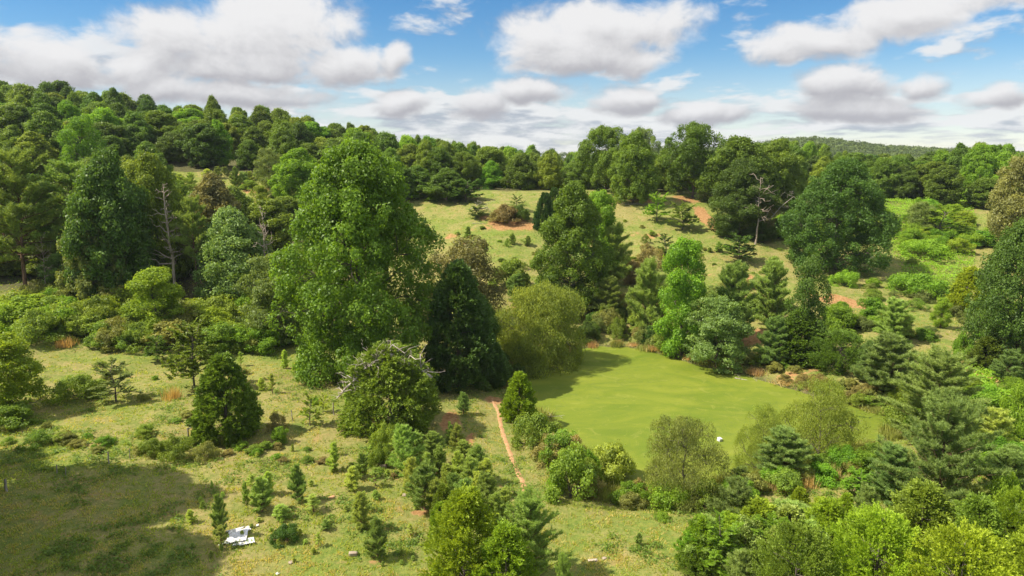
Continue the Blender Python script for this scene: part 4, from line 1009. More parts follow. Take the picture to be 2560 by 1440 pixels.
for i in range(46):
    px = random.uniform(420, 1060); py = random.uniform(1120, 1425)
    T(('sapa', 'sapb')[i % 2], px, py, py-random.uniform(9, 20), random.uniform(9, 16), 'tiny seedling pine barely above the meadow grass', 'tiny pine seedlings in the near meadow')
for i in range(26):
    px = random.uniform(1150, 1360) if i % 2 else random.uniform(1560, 1850); py = random.uniform(585, 700)
    T(('sapa', 'sapb', 'bushd')[i % 3], px, py, py-random.uniform(10, 26), random.uniform(12, 26), 'small scrubby seedling on the hill meadow', 'seedlings on the hill meadow', mat='pine' if i % 3 < 2 else 'thorn')

# ------------------------------------------------------------------ the woods
SKY = [(-300, 185), (0, 195), (60, 205), (110, 210), (150, 214), (210, 216), (260, 229), (310, 228), (360, 238), (420, 246), (470, 266), (520, 246), (560, 258), (620, 266), (680, 264), (740, 268), (770, 292), (810, 300),
       (860, 316), (900, 312), (940, 330), (980, 342), (1010, 335), (1060, 350), (1110, 350), (1160, 355), (1210, 360), (1260, 368), (1310, 371), (1360, 378), (1420, 383), (1480, 380), (1600, 384), (1700, 380), (1800, 372), (1850, 352), (1930, 362),
       (2000, 352), (2080, 372), (2160, 380), (2230, 384), (2300, 388), (2380, 362), (2440, 356), (2520, 362), (2560, 392), (2800, 385)]
SX, SY = zip(*SKY)
def free(x, y, r):
    return all((x-a)**2+(y-b)**2 > (r+0.45*c)**2 for a, b, c in OCC)
def row(x0, x1, step, D, dD, off, jit, w, keys, mats, label, group, hmin=7, hmax=19, top=None, gap=0.0, test=True):
    px = x0
    while px < x1:
        q = px+random.uniform(-0.3, 0.3)*step; px += step*random.uniform(0.85, 1.15)
        if random.random() < gap: continue
        DD = D+random.uniform(-dD, dD); base = np.interp(q, SX, SY)+off if top is None else top
        t = base+random.uniform(-jit, jit)*(1.6 if random.random() < 0.25 else 0.9)
        x = (q-1280)/F*DD*0.985; y = DD
        if test and not free(x, y, 1.2): continue
        z = float(ground(x, y)); h = top_z(x, y, t)-z
        h = min(max(h, hmin), hmax)
        ww = w*random.uniform(0.65, 1.2)*DD/F
        plant(random.choice(keys), x, y, h, ww, label, group, random.choice(mats))
FK = ['foresta', 'forestb', 'forestc', 'forestd']
FM = ['forest', 'forest', 'forest2', 'oak', 'forest', 'oak', 'forest2', 'dark', 'forest', 'bright']
L1 = 'dark green tree packed into the forest on the left ridge'; G1 = 'forest trees on the left ridge'
row(-120, 800, 52, 246, 5, 2, 9, 78, FK, FM, L1, G1, hmax=22)
row(-120, 960, 58, 222, 5, 14, 12, 86, FK, FM, L1, G1, hmax=22)
row(-120, 960, 62, 203, 4, 30, 14, 92, FK, FM, L1, G1, hmax=22)
row(-120, 900, 66, 188, 4, 46, 18, 92, FK, FM, L1, G1, hmax=22)
row(-120, 860, 70, 174, 3, 66, 20, 92, FK, FM, L1, G1, hmax=22)
row(-120, 430, 76, 163, 3, 115, 20, 96, FK, FM, L1, G1, hmax=22)
L2 = 'tree in the dense wood behind the left thicket'; G2 = 'trees of the wood behind the left thicket'
row(-100, 430, 78, 148, 4, 0, 16, 105, FK+['pineoldb'], FM+['grey'], L2, G2, top=400)
row(-100, 440, 84, 134, 4, 0, 25, 118, FK, FM+['grey'], L2, G2, top=425)
row(430, 760, 70, 131, 4, 0, 16, 100, FK, FM+['grey'], L2, G2, top=500, hmax=9, hmin=5)
row(-100, 760, 88, 119, 3, 0, 35, 125, FK, FM+['grey'], L2, G2, top=500, hmax=15)
row(-100, 760, 94, 107, 3, 0, 35, 130, FK, FM+['grey'], L2, G2, top=580, hmax=13, hmin=5)
row(380, 860, 22, 160, 6, 0, 10, 34, ['pinemid', 'pinemidb', 'busha'], ['pine', 'pineyoung', 'grey'], 'small pine or shrub on the clearing below the ridge forest', 'young growth on the ridge clearing', top=432, hmin=2, hmax=5)
row(400, 790, 26, 149, 6, 0, 12, 48, ['busha', 'bushb', 'olivetree'], ['grey', 'brown', 'thorn'], 'scrubby bush at the lower edge of the ridge clearing', 'scrub at the ridge clearing', top=478, hmin=2, hmax=4)
L3 = 'green tree in the tree line beyond the hill meadow'; G3 = 'tree line beyond the hill meadow'
row(780, 1470, 46, 262, 6, 0, 5, 60, FK, FM, L3, G3)
row(940, 1480, 50, 235, 5, 3, 6, 66, FK, FM, L3, G3)
row(900, 1480, 56, 212, 5, 5, 8, 74, FK, FM, L3, G3)
row(900, 1480, 62, 193, 4, 6, 12, 88, FK, FM, L3, G3)
row(920, 1470, 68, 178, 3, 16, 22, 92, FK+['oaka'], FM, L3, G3)
row(930, 1110, 60, 160, 4, 70, 24, 92, FK, FM, L3, G3)
L4 = 'green tree in the tree line across the right background'; G4 = 'tree line across the right background'
row(1450, 2700, 52, 250, 6, 4, 5, 64, FK, FM, L4, G4)
row(1620, 2700, 56, 226, 5, 5, 6, 72, FK, FM+['bright'], L4, G4)
row(1900, 2700, 60, 206, 5, 7, 8, 82, FK, FM+['bright'], L4, G4)
row(1960, 2700, 66, 190, 4, 12, 12, 92, FK+['oakb'], FM+['bright'], L4, G4)
row(1980, 2620, 74, 178, 3, 26, 22, 100, FK+['oakb'], FM+['bright'], L4, G4)
row(2380, 2620, 76, 168, 3, 0, 20, 98, FK+['oakb'], FM+['bright'], L4, G4, top=440)
row(1450, 1900, 60, 182, 4, 20, 14, 66, FK, FM, L4, G4)
# trees just outside the left edge whose shade falls on the near meadow
for x, y, h, w in ((-43, 42, 24, 13), (-39, 34, 23, 13), (-56, 46, 22, 12), (-34, 25, 21, 12), (-49, 36, 22, 12)):
    plant('oakb', x, y, h, w, 'oak outside the left edge whose shade lies on the near meadow', 'oaks outside the left edge', 'oak')

# ------------------------------------------------------------------ thickets: many shrubs, each its own
def patch(n, x0, x1, yf0, yf1, hpx, keys, mats, label, group, wf=1.5, size=(0.7, 1.3)):
    """yf0/yf1: functions of px giving the upper and lower row of feet"""
    for i in range(n):
        px = random.uniform(x0, x1); a, b = yf0(px), yf1(px); py = a+(b-a)*random.random()**0.8
        h = hpx*random.uniform(*size)*(0.6+0.4*(py-400)/500); k = random.choice(keys)
        T(k, px, py, py-h, h*wf*random.uniform(0.8, 1.3), label, group, random.choice(mats))
li = lambda *p: (lambda px: np.interp(px, [q[0] for q in p], [q[1] for q in p]))
SH = ['busha', 'bushb', 'bushc', 'bushd']
patch(74, -20, 720, li((0, 745), (300, 750), (720, 790)), li((0, 835), (120, 850), (300, 868), (520, 880), (640, 880), (720, 868)), 58, SH, ['thorn', 'lime', 'thorn', 'bright', 'olive'], 'leafy shrub in the thicket between the left wood and the meadow', 'shrubs of the left thicket', 1.9)
patch(46, 1450, 1780, li((1450, 770), (1780, 800)), li((1450, 850), (1600, 858), (1700, 890), (1780, 900)), 46, SH, ['thorn', 'olive', 'bronze', 'grey', 'dark'], 'shrub on the far bank of the pond', 'shrubs on the far bank', 1.3)
patch(26, 1560, 1900, li((1500, 655), (1900, 720)), li((1500, 760), (1900, 800)), 34, SH+['pinemid'], ['thorn', 'olive', 'pine', 'bronze'], 'scrub on the slope above the far bank', 'scrub above the far bank', 1.4)
patch(52, 1930, 2520, li((1930, 545), (2180, 500), (2400, 520), (2560, 600)), li((1930, 600), (2180, 600), (2400, 640), (2560, 700)), 38, SH, ['lime', 'bright', 'bright'], 'bright green bramble in the rampant growth on the right', 'rampant bright brambles on the right', 2.2)
patch(50, 2060, 2560, li((2060, 760), (2300, 640), (2560, 700)), li((2060, 830), (2300, 850), (2560, 860)), 26, SH, ['bright', 'thorn', 'grey'], 'low shrub scattered over the right-hand slope', 'low shrubs of the right slope', 1.9)
patch(26, 1860, 2240, li((1860, 905), (2000, 930), (2240, 1000)), li((1860, 925), (2050, 985), (2240, 1035)), 22, SH, ['thorn', 'olive', 'bronze'], 'low weed clump on the pond\'s right bank', 'weeds on the right bank of the pond', 1.8)
patch(40, 2250, 2560, li((2250, 930), (2560, 960)), li((2250, 1100), (2560, 1250)), 44, SH, ['bright', 'lime', 'thorn'], 'bright bramble between the big pines and the right edge', 'brambles right of the big pines', 1.6)
patch(64, 1720, 2560, li((1720, 1390), (1850, 1320), (2560, 1320)), li((1720, 1440), (2560, 1450)), 66, ['busha', 'fern', 'cedare', 'pinemidb', 'cedard', 'pinemidb', 'pinemid', 'sapb', 'bushd'], ['bright', 'cedarlight', 'thorn', 'pineyoung', 'pine', 'cedarmid', 'pine'], 'bright young growth filling the bottom right thicket', 'young growth of the bottom right thicket', 1.1)
patch(20, 1560, 2180, li((1560, 1255), (1800, 1240), (2180, 1165)), li((1560, 1275), (1800, 1262), (2180, 1185)), 34, SH, ['bright', 'thorn', 'olive'], 'shrub along the near bank of the pond', 'shrubs along the near bank', 1.6)
patch(12, 1365, 1480, li((1330, 1060), (1480, 1200)), li((1330, 1110), (1480, 1250)), 50, SH, ['thorn', 'bright', 'thorn', 'bronze'], 'shrub in the tangle along the dam', 'shrubs along the dam', 1.3)
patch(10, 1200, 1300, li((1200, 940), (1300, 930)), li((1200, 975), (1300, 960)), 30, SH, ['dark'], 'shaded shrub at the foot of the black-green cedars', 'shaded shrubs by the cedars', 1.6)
patch(22, 0, 520, li((0, 1080), (520, 1080)), li((0, 1110), (520, 1160)), 16, SH, ['thorn', 'bright', 'olive'], 'weed clump along the old fence line', 'weeds along the fence line', 2.0)
patch(16, 20, 830, li((0, 880), (830, 900)), li((0, 1080), (830, 1070)), 12, SH, ['thorn', 'bright', 'olive'], 'small weed clump in the left meadow', 'weeds in the left meadow', 2.2)
patch(20, 560, 1000, li((560, 1110), (1000, 1120)), li((560, 1150), (1000, 1200)), 12, SH, ['thorn', 'bright', 'bronze'], 'small weed clump in the near meadow', 'weeds in the near meadow', 2.0)
patch(34, 1140, 1960, li((1140, 515), (1500, 510), (1960, 620)), li((1140, 640), (1500, 660), (1960, 700)), 9, SH, ['thorn', 'bright', 'olive'], 'small weed clump on the hill meadow', 'weeds on the hill meadow', 2.2)

# reeds and dry stems along the shore
for i in range(130):
    a = random.random()
    k = random.randrange(len(POND)); p = POND[k]+(POND[(k+1) % len(POND)]-POND[k])*a
    nrm = unit((p-POND.mean(0))[None])[0]; q = p+nrm*random.uniform(0.1, 1.0)
    far = q[1] > 75
    plant('reeds' if (far and i % 3) else 'reedsgreen', q[0], q[1], random.uniform(0.35, 1.1), random.uniform(0.7, 2.0), 'dry reed clump on the pond shore' if far and i % 3 else 'green rush clump on the pond shore', 'reeds round the pond', None)
for px, py in ((1935, 1225), (1965, 1228), (1990, 1232), (1905, 1225), (2020, 1222), (1880, 1230), (2080, 1200), (950, 425), (163, 868), (433, 1000)):
    if py > 500: T('reeds', px, py, py-random.uniform(22, 42), 30, 'tall straw-coloured dry stalks', 'tall dry stalks', None)

G_C = 'young pines of the thick clump beside the footpath'
for px, b, t, w, k in ((1040, 1150, 1085, 60, 'pinemidb'), (1030, 1230, 1150, 56, 'pinemidb'), (1100, 1195, 1120, 50, 'pinemidb'), (1090, 1290, 1200, 60, 'pinemidb'), (1135, 1275, 1190, 60, 'pinemidb'), (1145, 1215, 1140, 50, 'sapb'),
                       (1180, 1200, 1130, 50, 'pinemidb'), (1195, 1275, 1185, 62, 'pinemidb'), (1215, 1240, 1150, 50, 'sapa'), (1190, 1330, 1225, 70, 'pinemidb'), (1240, 1330, 1240, 66, 'pinemidb'), (1100, 1350, 1260, 60, 'cedare'), (1070, 1205, 1140, 46, 'sapb'),
                       (1000, 1140, 1080, 50, 'sapa'), (1260, 1300, 1225, 56, 'pinemidb')):
    T(k, px, b, t, w, 'young pine crowded into the thick clump beside the footpath', G_C, random.choice(['pineyoung', 'pine', 'pineyoung']) if k != 'cedare' else 'cedarlight')
for px, b, t, w in ((120, 745, 590, 60), (505, 742, 600, 50), (215, 742, 640, 60)):
    T('snagb', px, b, t, w, 'bare grey dead limbs poking from the left wood', 'bare dead limbs in the left wood')

# ------------------------------------------------------------------ small man-made things and fallen wood
def plain(name, col, col2=None, scale=8, rough=0.6, spec=0.3):
    m, N = new_mat(name); tc = N.n('ShaderNodeTexCoord')
    nz = N.noise(tc.outputs['Object'], scale, 5, 0.65)
    c = N.mix(N.ss(nz.outputs[0], 0.4, 0.7), col, col2 or tuple(v*0.7 for v in col))
    p = N.n('ShaderNodeBsdfPrincipled'); N.put(p.inputs['Base Color'], c); p.inputs['Roughness'].default_value = rough; p.inputs['Specular IOR Level'].default_value = spec
    o = N.n('ShaderNodeOutputMaterial'); m.node_tree.links.new(p.outputs[0], o.inputs[0]); return m
WHITE = plain('white_sheet', (0.74, 0.74, 0.75), (0.50, 0.47, 0.43), 5, 0.45)
POSTM = bark('weathered_post', (0.20, 0.17, 0.14), (0.42, 0.37, 0.32), 4)
def corrugated(name, w, l, loc, rot, label, group, waves=9, tilt=(0, 0), mat=None, chip=0.0):
    nx, ny = waves*6+1, 7; V = []; F_ = []; rng = np.random.RandomState(int(w*100+l*31))
    for s in (0, 1):
        for j in range(ny):
            for i in range(nx):
                x = -w/2+w*i/(nx-1); y = -l/2+l*j/(ny-1)
                y += (rng.rand()-0.5)*0.10*chip*(1 if j in (0, ny-1) else 0)
                V.append((x, y, 0.012*math.sin(2*PI*waves*i/(nx-1))+0.05*math.sin(j*1.3+w)*(i/nx)-0.012*s))
    o = nx*ny
    for j in range(ny-1):
        for i in range(nx-1):
            a = j*nx+i; F_ += [(a, a+1, a+nx+1, a+nx), (o+a, o+a+nx, o+a+nx+1, o+a+1)]
    for i in range(nx-1): F_ += [(i, o+i, o+i+1, i+1), ((ny-1)*nx+i, (ny-1)*nx+i+1, o+(ny-1)*nx+i+1, o+(ny-1)*nx+i)]
    for j in range(ny-1): F_ += [(j*nx, (j+1)*nx, o+(j+1)*nx, o+j*nx), (j*nx+nx-1, o+j*nx+nx-1, o+(j+1)*nx+nx-1, (j+1)*nx+nx-1)]
    ob = link(name, mesh_of(name, V, F_, mat or WHITE)); ob.location = loc; ob.rotation_euler = (tilt[0], tilt[1], rot)
    return tag(ob, label, 'metal sheet', group)
def gz(px, py, dz=0.0):
    x, y = hit(px, py); return (x, y, float(ground(x, y))+dz)
G_W = 'white sheets dumped in the grass'
corrugated('corrugated_sheet', 1.25, 1.45, gz(594, 1346, 0.16), 0.25, 'largest white corrugated sheet lying in the near meadow', G_W, 11, (0.05, -0.04), chip=1)
corrugated('corrugated_sheet', 0.95, 0.75, gz(617, 1359, 0.10), 0.45, 'white sheet sticking out under the right corner of the largest one', G_W, 8, (-0.03, 0.05), chip=1)
corrugated('corrugated_sheet', 0.95, 0.30, gz(600, 1364, 0.07), 0.2, 'narrow white strip below the largest sheet', G_W, 8, chip=1)
corrugated('corrugated_sheet', 0.22, 0.75, gz(561, 1363, 0.09), -0.5, 'slim white strip lying left of the sheets', G_W, 2)
corrugated('corrugated_sheet', 0.14, 1.15, gz(589, 1328, 0.12), -1.05, 'long white strip behind the sheets', G_W, 2)
corrugated('corrugated_sheet', 0.26, 0.55, gz(621, 1326, 0.10), 0.6, 'short white strip at the far right of the sheets', G_W, 2)
corrugated('corrugated_sheet', 0.16, 0.22, gz(644, 1318, 0.06), 0.3, 'tiny white scrap beyond the sheets', G_W, 2)
corrugated('corrugated_sheet', 0.16, 0.20, gz(694, 1437, 0.08), 0.9, 'tiny white scrap on the bottom edge of the meadow', G_W, 2)

def chunk(name, sx, sy, sz, loc, rot, mat, label, cat, bev=0.12, seed=1, group=None):
    """a rough-edged slab or stone"""
    rng = np.random.RandomState(seed); n = 6; V = []; idx = {}
    F_ = []
    def vid(p):
        if p not in idx:
            q = np.array(p)/(n/2)-1
            r = np.abs(q).max(); q2 = q*(1-bev*(np.sum(q**4)-1)/2.2)
            idx[p] = len(V); V.append(q2*np.array([sx, sy, sz])/2+rng.normal(size=3)*0.018*min(sx, sy, 1))
        return idx[p]
    for a in range(3):
        b, c = (a+1) % 3, (a+2) % 3
        for s in (0, n):
            for i in range(n):
                for j in range(n):
                    qs = []
                    for di, dj in ((0, 0), (1, 0), (1, 1), (0, 1)):
                        p = [0, 0, 0]; p[a] = s; p[b] = i+di; p[c] = j+dj; qs.append(vid(tuple(p)))
                    F_.append(tuple(qs if s else qs[::-1]))
    ob = link(name, mesh_of(name, V, F_, mat)); ob.location = loc; ob.rotation_euler = rot
    return tag(ob, label, cat, group)
STONE = plain('pale_stone', (0.34, 0.28, 0.21), (0.24, 0.18, 0.12), 4, 0.9)
WOODP = plain('pale_plank', (0.46, 0.39, 0.31), (0.32, 0.25, 0.18), 3, 0.85)
chunk('concrete_block', 0.55, 0.3, 0.26, gz(883, 1389, 0.1), (0, 0.03, 0.15), STONE, 'pale block lying in the near meadow left of the tallest sapling', 'block', seed=3)
chunk('plank', 0.62, 0.22, 0.07, gz(1482, 1406, 0.07), (0.03, 0, 0.1), WOODP, 'pale plank lying in the grass at the bottom centre', 'plank', 0.05, seed=4)
chunk('stone', 0.3, 0.24, 0.15, gz(1511, 1400, 0.04), (0, 0, 0.4), STONE, 'small stone just right of the plank', 'stone', 0.3, seed=5)
chunk('stone', 0.6, 0.35, 0.2, gz(958, 1168, 0.06), (0, 0, 0.2), STONE, 'pale stone left of the thick pine clump', 'stone', 0.25, seed=6)
for i, (px, py, lb) in enumerate([(541, 1293, 'flat reddish stone at the edge of the large shade'), (730, 1410, 'flat pale stone near the bottom of the meadow'), (681, 1352, 'red clay lump beside the dark leafy shrub'), (275, 1104, 'pale stone in the left meadow'), (830, 1245, 'pale stone among the saplings'), (1010, 1240, 'pale stone near the clump')]):
    chunk('stone', 0.45, 0.3, 0.12, gz(px, py, 0.02), (0, 0, i), STONE if i % 2 else SOILM, lb, 'stone', 0.3, seed=10+i)
# the white box afloat in the duckweed
bx, by = on_level(1798, 1102, 0.0)
root = bpy.data.objects.new('floating_box', None); COL.objects.link(root); root.location = (bx, by, -0.12); root.rotation_euler = (0.12, 0.05, 0.5)
b = chunk('box_body', 0.34, 0.34, 0.40, (0, 0, 0.17), (0, 0, 0), WHITE, None, None, 0.02, seed=8); b.parent = root
b = chunk('box_lid', 0.38, 0.38, 0.05, (0, 0, 0.395), (0, 0, 0), WHITE, None, None, 0.02, seed=9); b.parent = root
tag(root, 'small white box afloat in the duckweed near the olive willow', 'box')

def post(px, base, top, r=0.06, lean=(0, 0), label='', brace=None):
    x, y = hit(px, base); z = float(ground(x, y)); h = top_z(x, y, top)-z
    tb = Tubes(); t = np.linspace(0, 1, 6)
    tb.tube(np.c_[lean[0]*t*h+0.015*np.sin(t*9), lean[1]*t*h+0.01*np.cos(t*7), -0.3+t*(h+0.3)], r*(1.05-0.15*t), 8)
    if brace is None:
        ob = link('fence_post', tb.mesh('fence_post', POSTM)); ob.location = (x, y, z); return tag(ob, label, 'fence post', 'old fence posts')
    root = bpy.data.objects.new('braced_fence_post', None); COL.objects.link(root); root.location = (x, y, z)
    link('post', tb.mesh('post', POSTM), root)
    bx, by = hit(*brace); bz = float(ground(bx, by)); t2 = Tubes()
    t2.tube([(bx-x, by-y, bz-z-0.2), (bx-x+0.02, by-y, bz-z+0.55), (bx-x+0.03, by-y, bz-z+1.0)], [0.075, 0.07, 0.065], 8); link('brace_post', t2.mesh('brace_post', POSTM), root)
    t3 = Tubes(); t3.tube([(bx-x, by-y, bz-z+0.85), ((bx-x)*0.5, (by-y)*0.5, 1.12), (0, -0.05, 1.3)], [0.055, 0.06, 0.055], 7); link('brace_rail', t3.mesh('brace_rail', POSTM), root)
    return tag(root, 'tall grey fence post with a brace rail left of the egg-shaped cedar', 'fence post', 'old fence posts')
post(503, 1092, 1040, 0.10, (0, 0), '', (471, 1097))
post(273, 1162, 1130, 0.055, (0, 0), 'grey fence post in the middle of the old fence line')
post(325, 1152, 1122, 0.03, (0.05, 0), 'thin rusty fence stake right of the middle post')
post(165, 1192, 1168, 0.03, (0.06, 0), 'thin fence stake standing in the large shade')
post(143, 1185, 1162, 0.045, (0.04, 0), 'short fence post in the large shade left of the thin stake')
post(17, 1232, 1198, 0.09, (0, 0), 'pale fence post at the left edge of the large shade')
post(733, 1053, 1026, 0.045, (-0.12, 0), 'leaning fence post right of the egg-shaped cedar')
post(835, 1040, 1007, 0.055, (-0.03, 0), 'dark fence post left of the drooping cedar')
post(2415, 810, 772, 0.07, (0.02, 0), 'pale fence post in the right-hand meadow')

def fallen(name, px, py, pts, r0, twigs, label, mat=DEAD, seed=1, tl=0.8, dz=0.0, spread=(1, 1, 0.6)):
    rng = np.random.RandomState(seed); x, y = hit(px, py); z = float(ground(x, y))+dz
    tb = Tubes(); br = Tubes(); P = np.array(pts, float); s = np.linspace(0, len(P)-1, 4*len(P)); Q = np.c_[[np.interp(s, range(len(P)), P[:, i]) for i in range(3)]].T
    tb.tube(Q, r0*(1-0.7*np.linspace(0, 1, len(Q))), 7)
    for k in range(twigs):
        o = Q[rng.randint(2, len(Q))]; e = o+rng.normal(size=3)*tl*np.array(spread)+np.array([0, 0, 0.25*tl])
        p = br.limb(o, e, r0*0.35, 0.012, rng, 0.1, 5, 4)
        for _ in range(3): a = p[rng.randint(1, 5)]; br.limb(a, a+rng.normal(size=3)*tl*0.4, 0.018, 0.008, rng, 0.1, 4, 3)
    root = bpy.data.objects.new(name, None); COL.objects.link(root); root.location = (x, y, z)
    link('limb', tb.mesh('limb', mat), root); link('twigs', br.mesh('twigs', mat), root)
    return tag(root, label, 'dead branch')
fallen('fallen_branch', 1200, 532, [(-1.5, 0, 0.3), (0, 0.4, 0.7), (1.5, 0.2, 1.1), (2.2, 0, 0.3)], 0.09, 5, 'bleached fallen branch arching over the grass on the hill', seed=2, tl=1.0)
fallen('fallen_branch', 1175, 525, [(0, 0, 0.1), (1.6, 0.5, 1.0), (2.6, 0.6, 1.4)], 0.06, 4, 'thin bleached branch left of the arching one on the hill', seed=3, tl=0.8)
fallen('fallen_branch', 1195, 560, [(-1.2, 0, 0.12), (0, 0.1, 0.18), (1.6, 0, 0.1)], 0.07, 2, 'straight bleached branch lying below the arching one', seed=4, tl=0.5)
fallen('fallen_branch', 1590, 512, [(-2.5, 0, 0.1), (0, 0.2, 0.15), (2.5, 0.1, 0.1)], 0.09, 9, 'scatter of dead wood under the lighter green crest oak', seed=5, tl=0.8, spread=(1.6, 1, 0.15))
fallen('fallen_branch', 1872, 946, [(-1.8, -0.2, 0.25), (0, -1.0, 0.12), (1.7, -2.0, 0.05)], 0.07, 5, 'grey fallen branch lying from the right bank into the duckweed', seed=15, tl=0.7, spread=(1, 1, 0.3))
fallen('fallen_branch', 1352, 1050, [(-0.6, 0, 0.3), (0.9, 0.5, 0.12), (2.2, 0.9, 0.05)], 0.05, 4, 'grey fallen twigs reaching into the duckweed beside the small cone-shaped cedar', seed=16, tl=0.6, spread=(1, 1, 0.3))
# dead crown hanging over the drooping cedar
fallen('dead_branches', 975, 1062, [(4.0, 0.2, 4.6), (2.0, -1.0, 6.3), (0.2, -1.2, 7.4), (-1.8, -1.6, 6.0), (-4.3, -2.2, 3.4)], 0.17, 62, 'tangle of bleached dead branches draped over the top of the drooping cedar', seed=6, tl=0.95, spread=(1.3, 0.9, 0.8))
fallen('white_leaning_trunk', 1895, 600, [(0, 0, 0.5), (2.2, 0, 4.2), (4.2, 0.3, 6.6), (6.6, 0.4, 8.6)], 0.14, 7, 'white leaning dead trunk right of the forked dead tree', seed=7, tl=1.3)

# ------------------------------------------------------------------ stuff: grass, weeds, litter, far woods
def scatter_points(n, seed, ymin=27, ymax=165, power=1.9):
    rng = np.random.RandomState(seed); u = rng.rand(n)
    D = (ymin**(1-power)+(ymax**(1-power)-ymin**(1-power))*u)**(1/(1-power))
    x = D*(rng.rand(n)*1.7-0.85); return x, D, rng
def keepable(x, y, soilmax=0.45):
    k = sdist(x, y) > 0.25
    i = np.clip(np.searchsorted(GX, x), 0, len(GX)-1); j = np.clip(np.searchsorted(GY, y), 0, len(GY)-1)
    k &= SOIL[j, i] < soilmax
    return k
def grass():
    n = 150000
    x, y, rng = scatter_points(n, 5)
    pat = fbm(x*0.35, y*0.35, 4); pt2 = fbm(x*1.6+40, y*1.6, 3)
    k = keepable(x, y) & (rng.rand(n) < 0.12+1.2*sstep(pt2, 0.42, 0.62))
    path = np.array([hit(*p) for p in [(1228, 995), (1252, 1065), (1282, 1150), (1312, 1225), (1340, 1243)]])
    for i in range(len(path)-1):
        a, b = path[i], path[i+1]; e = b-a; t = np.clip(((x-a[0])*e[0]+(y-a[1])*e[1])/(e@e), 0, 1); k &= np.hypot(x-a[0]-t*e[0], y-a[1]-t*e[1]) > 0.35
    x, y, pat, pt2 = x[k], y[k], pat[k], pt2[k]; n = len(x)
    idx = np.repeat(np.arange(n), 3); M = len(idx)
    bx = x[idx]+rng.normal(size=M)*0.08; by = y[idx]+rng.normal(size=M)*0.08; bz = ground(bx, by)-0.02
    h = (0.07+0.16*rng.rand(M))*(0.6+0.9*pt2[idx]); d = unit(np.c_[rng.normal(size=(M, 2))*0.55, np.ones(M)])
    s = unit(np.cross(d, ball_dirs(M, rng)))*(0.018+0.0006*y[idx])[:, None]
    P = np.c_[bx, by, bz]; v = np.stack([P-s, P+s, P+d*h[:, None]], 1).reshape(-1, 3)
    f = np.arange(3*M).reshape(M, 3); dry = (sstep(pat, 0.42, 0.62)[idx]*0.6+0.08) > rng.rand(M)
    tone = np.clip(rng.rand(M), 0, 1)
    tag(link('grass', mesh_of('grass', v, f, [foliage('green_grass', (0.21, 0.27, 0.055), trans=0.4), foliage('dry_grass', (0.33, 0.30, 0.125), trans=0.4, spread=.6)], tone, midx=dry.astype(int))), 'short green and straw-coloured grass over the meadows', 'grass', kind='stuff')
grass()
def weeds():
    n = 90000
    x, y, rng = scatter_points(n, 6, 27, 170, 1.6)
    pat = fbm(x*0.22+9, y*0.22, 4); fine = fbm(x*1.1, y*1.1+30, 3)
    px, py, _ = px_of(x, y, ground(x, y))
    lush = sstep(px, 2000, 2300)*sstep(py, 900, 700)*0.10+0.06*((px < 560)&(py > 1020)&(py < 1160))+0.05*((px < 420)&(py < 1100)&(py > 850))
    k = keepable(x, y, 0.5) & ((sstep(pat+lush, 0.51, 0.63)*sstep(fine, 0.45, 0.6)) > rng.rand(n))
    x, y = x[k], y[k]; n = len(x); idx = np.repeat(np.arange(n), 5); M = len(idx)
    bx = x[idx]+rng.normal(size=M)*0.16; by = y[idx]+rng.normal(size=M)*0.16
    P = np.c_[bx, by, ground(bx, by)+0.03+0.22*rng.rand(M)**1.5]
    v, f = leaf_quads(P, unit(ball_dirs(M, rng)*0.6+np.array([0, 0, 0.9])), 0.10+0.09*rng.rand(M)+0.0006*y[idx], 0.6, None, rng)
    tag(link('weeds', mesh_of('weeds', v, f, foliage('weed_leaves', (0.135, 0.225, 0.038), trans=0.4), np.clip(rng.rand(M), 0, 1))), 'low leafy weeds creeping through the meadow grass', 'ground cover', kind='stuff')
weeds()
def ramp_cover():
    """the vine-covered, uncountable growth on the right slope and in front of the left wood"""
    rng = np.random.RandomState(9); V = []; Fq = []; T_ = []; base = 0; tot = []
    for (poly, n, hh) in (([(2170, 500), (2300, 480), (2420, 500), (2440, 600), (2420, 720), (2280, 700), (2220, 620)], 30000, 0.9),
                          ([(1910, 470), (2010, 470), (2010, 560), (1930, 590), (1880, 540)], 7000, 0.9),
                          ([(-60, 745), (330, 745), (720, 800), (720, 868), (520, 878), (120, 850), (-60, 840)], 30000, 1.0),
                          ([(2380, 930), (2620, 930), (2620, 1130), (2400, 1080)], 9000, 0.8)):
        P = np.array([hit(*p) for p in poly]); lo, hi = P.min(0), P.max(0)
        x = lo[0]+(hi[0]-lo[0])*rng.rand(n*3); y = lo[1]+(hi[1]-lo[1])*rng.rand(n*3); k = sdist(x, y, P) < 0.6*(rng.rand(n*3)-0.3); x, y = x[k][:n], y[k][:n]
        m = fbm(x*0.45, y*0.45, 4); h = hh*np.clip((m-0.33)*3.2, 0.0, 1.8)
        keep = h > 0.05; x, y, h = x[keep], y[keep], h[keep]
        tot.append(np.c_[x, y, ground(x, y)+h*(0.55+0.5*rng.rand(len(x)))])
    P = np.concatenate(tot); M = len(P)
    v, f = leaf_quads(P, unit(ball_dirs(M, rng)*0.7+np.array([-.1, -.2, 0.8])), 0.24+0.14*rng.rand(M), 0.65, None, rng)
    tag(link('vine_cover', mesh_of('vine_cover', v, f, foliage('vine_leaves', (0.17, 0.31, 0.03), trans=0.4), np.clip(0.5+0.25*rng.normal(size=M), 0, 1))), 'bright vines and creepers smothering the rough slopes', 'ground cover', kind='stuff')
ramp_cover()
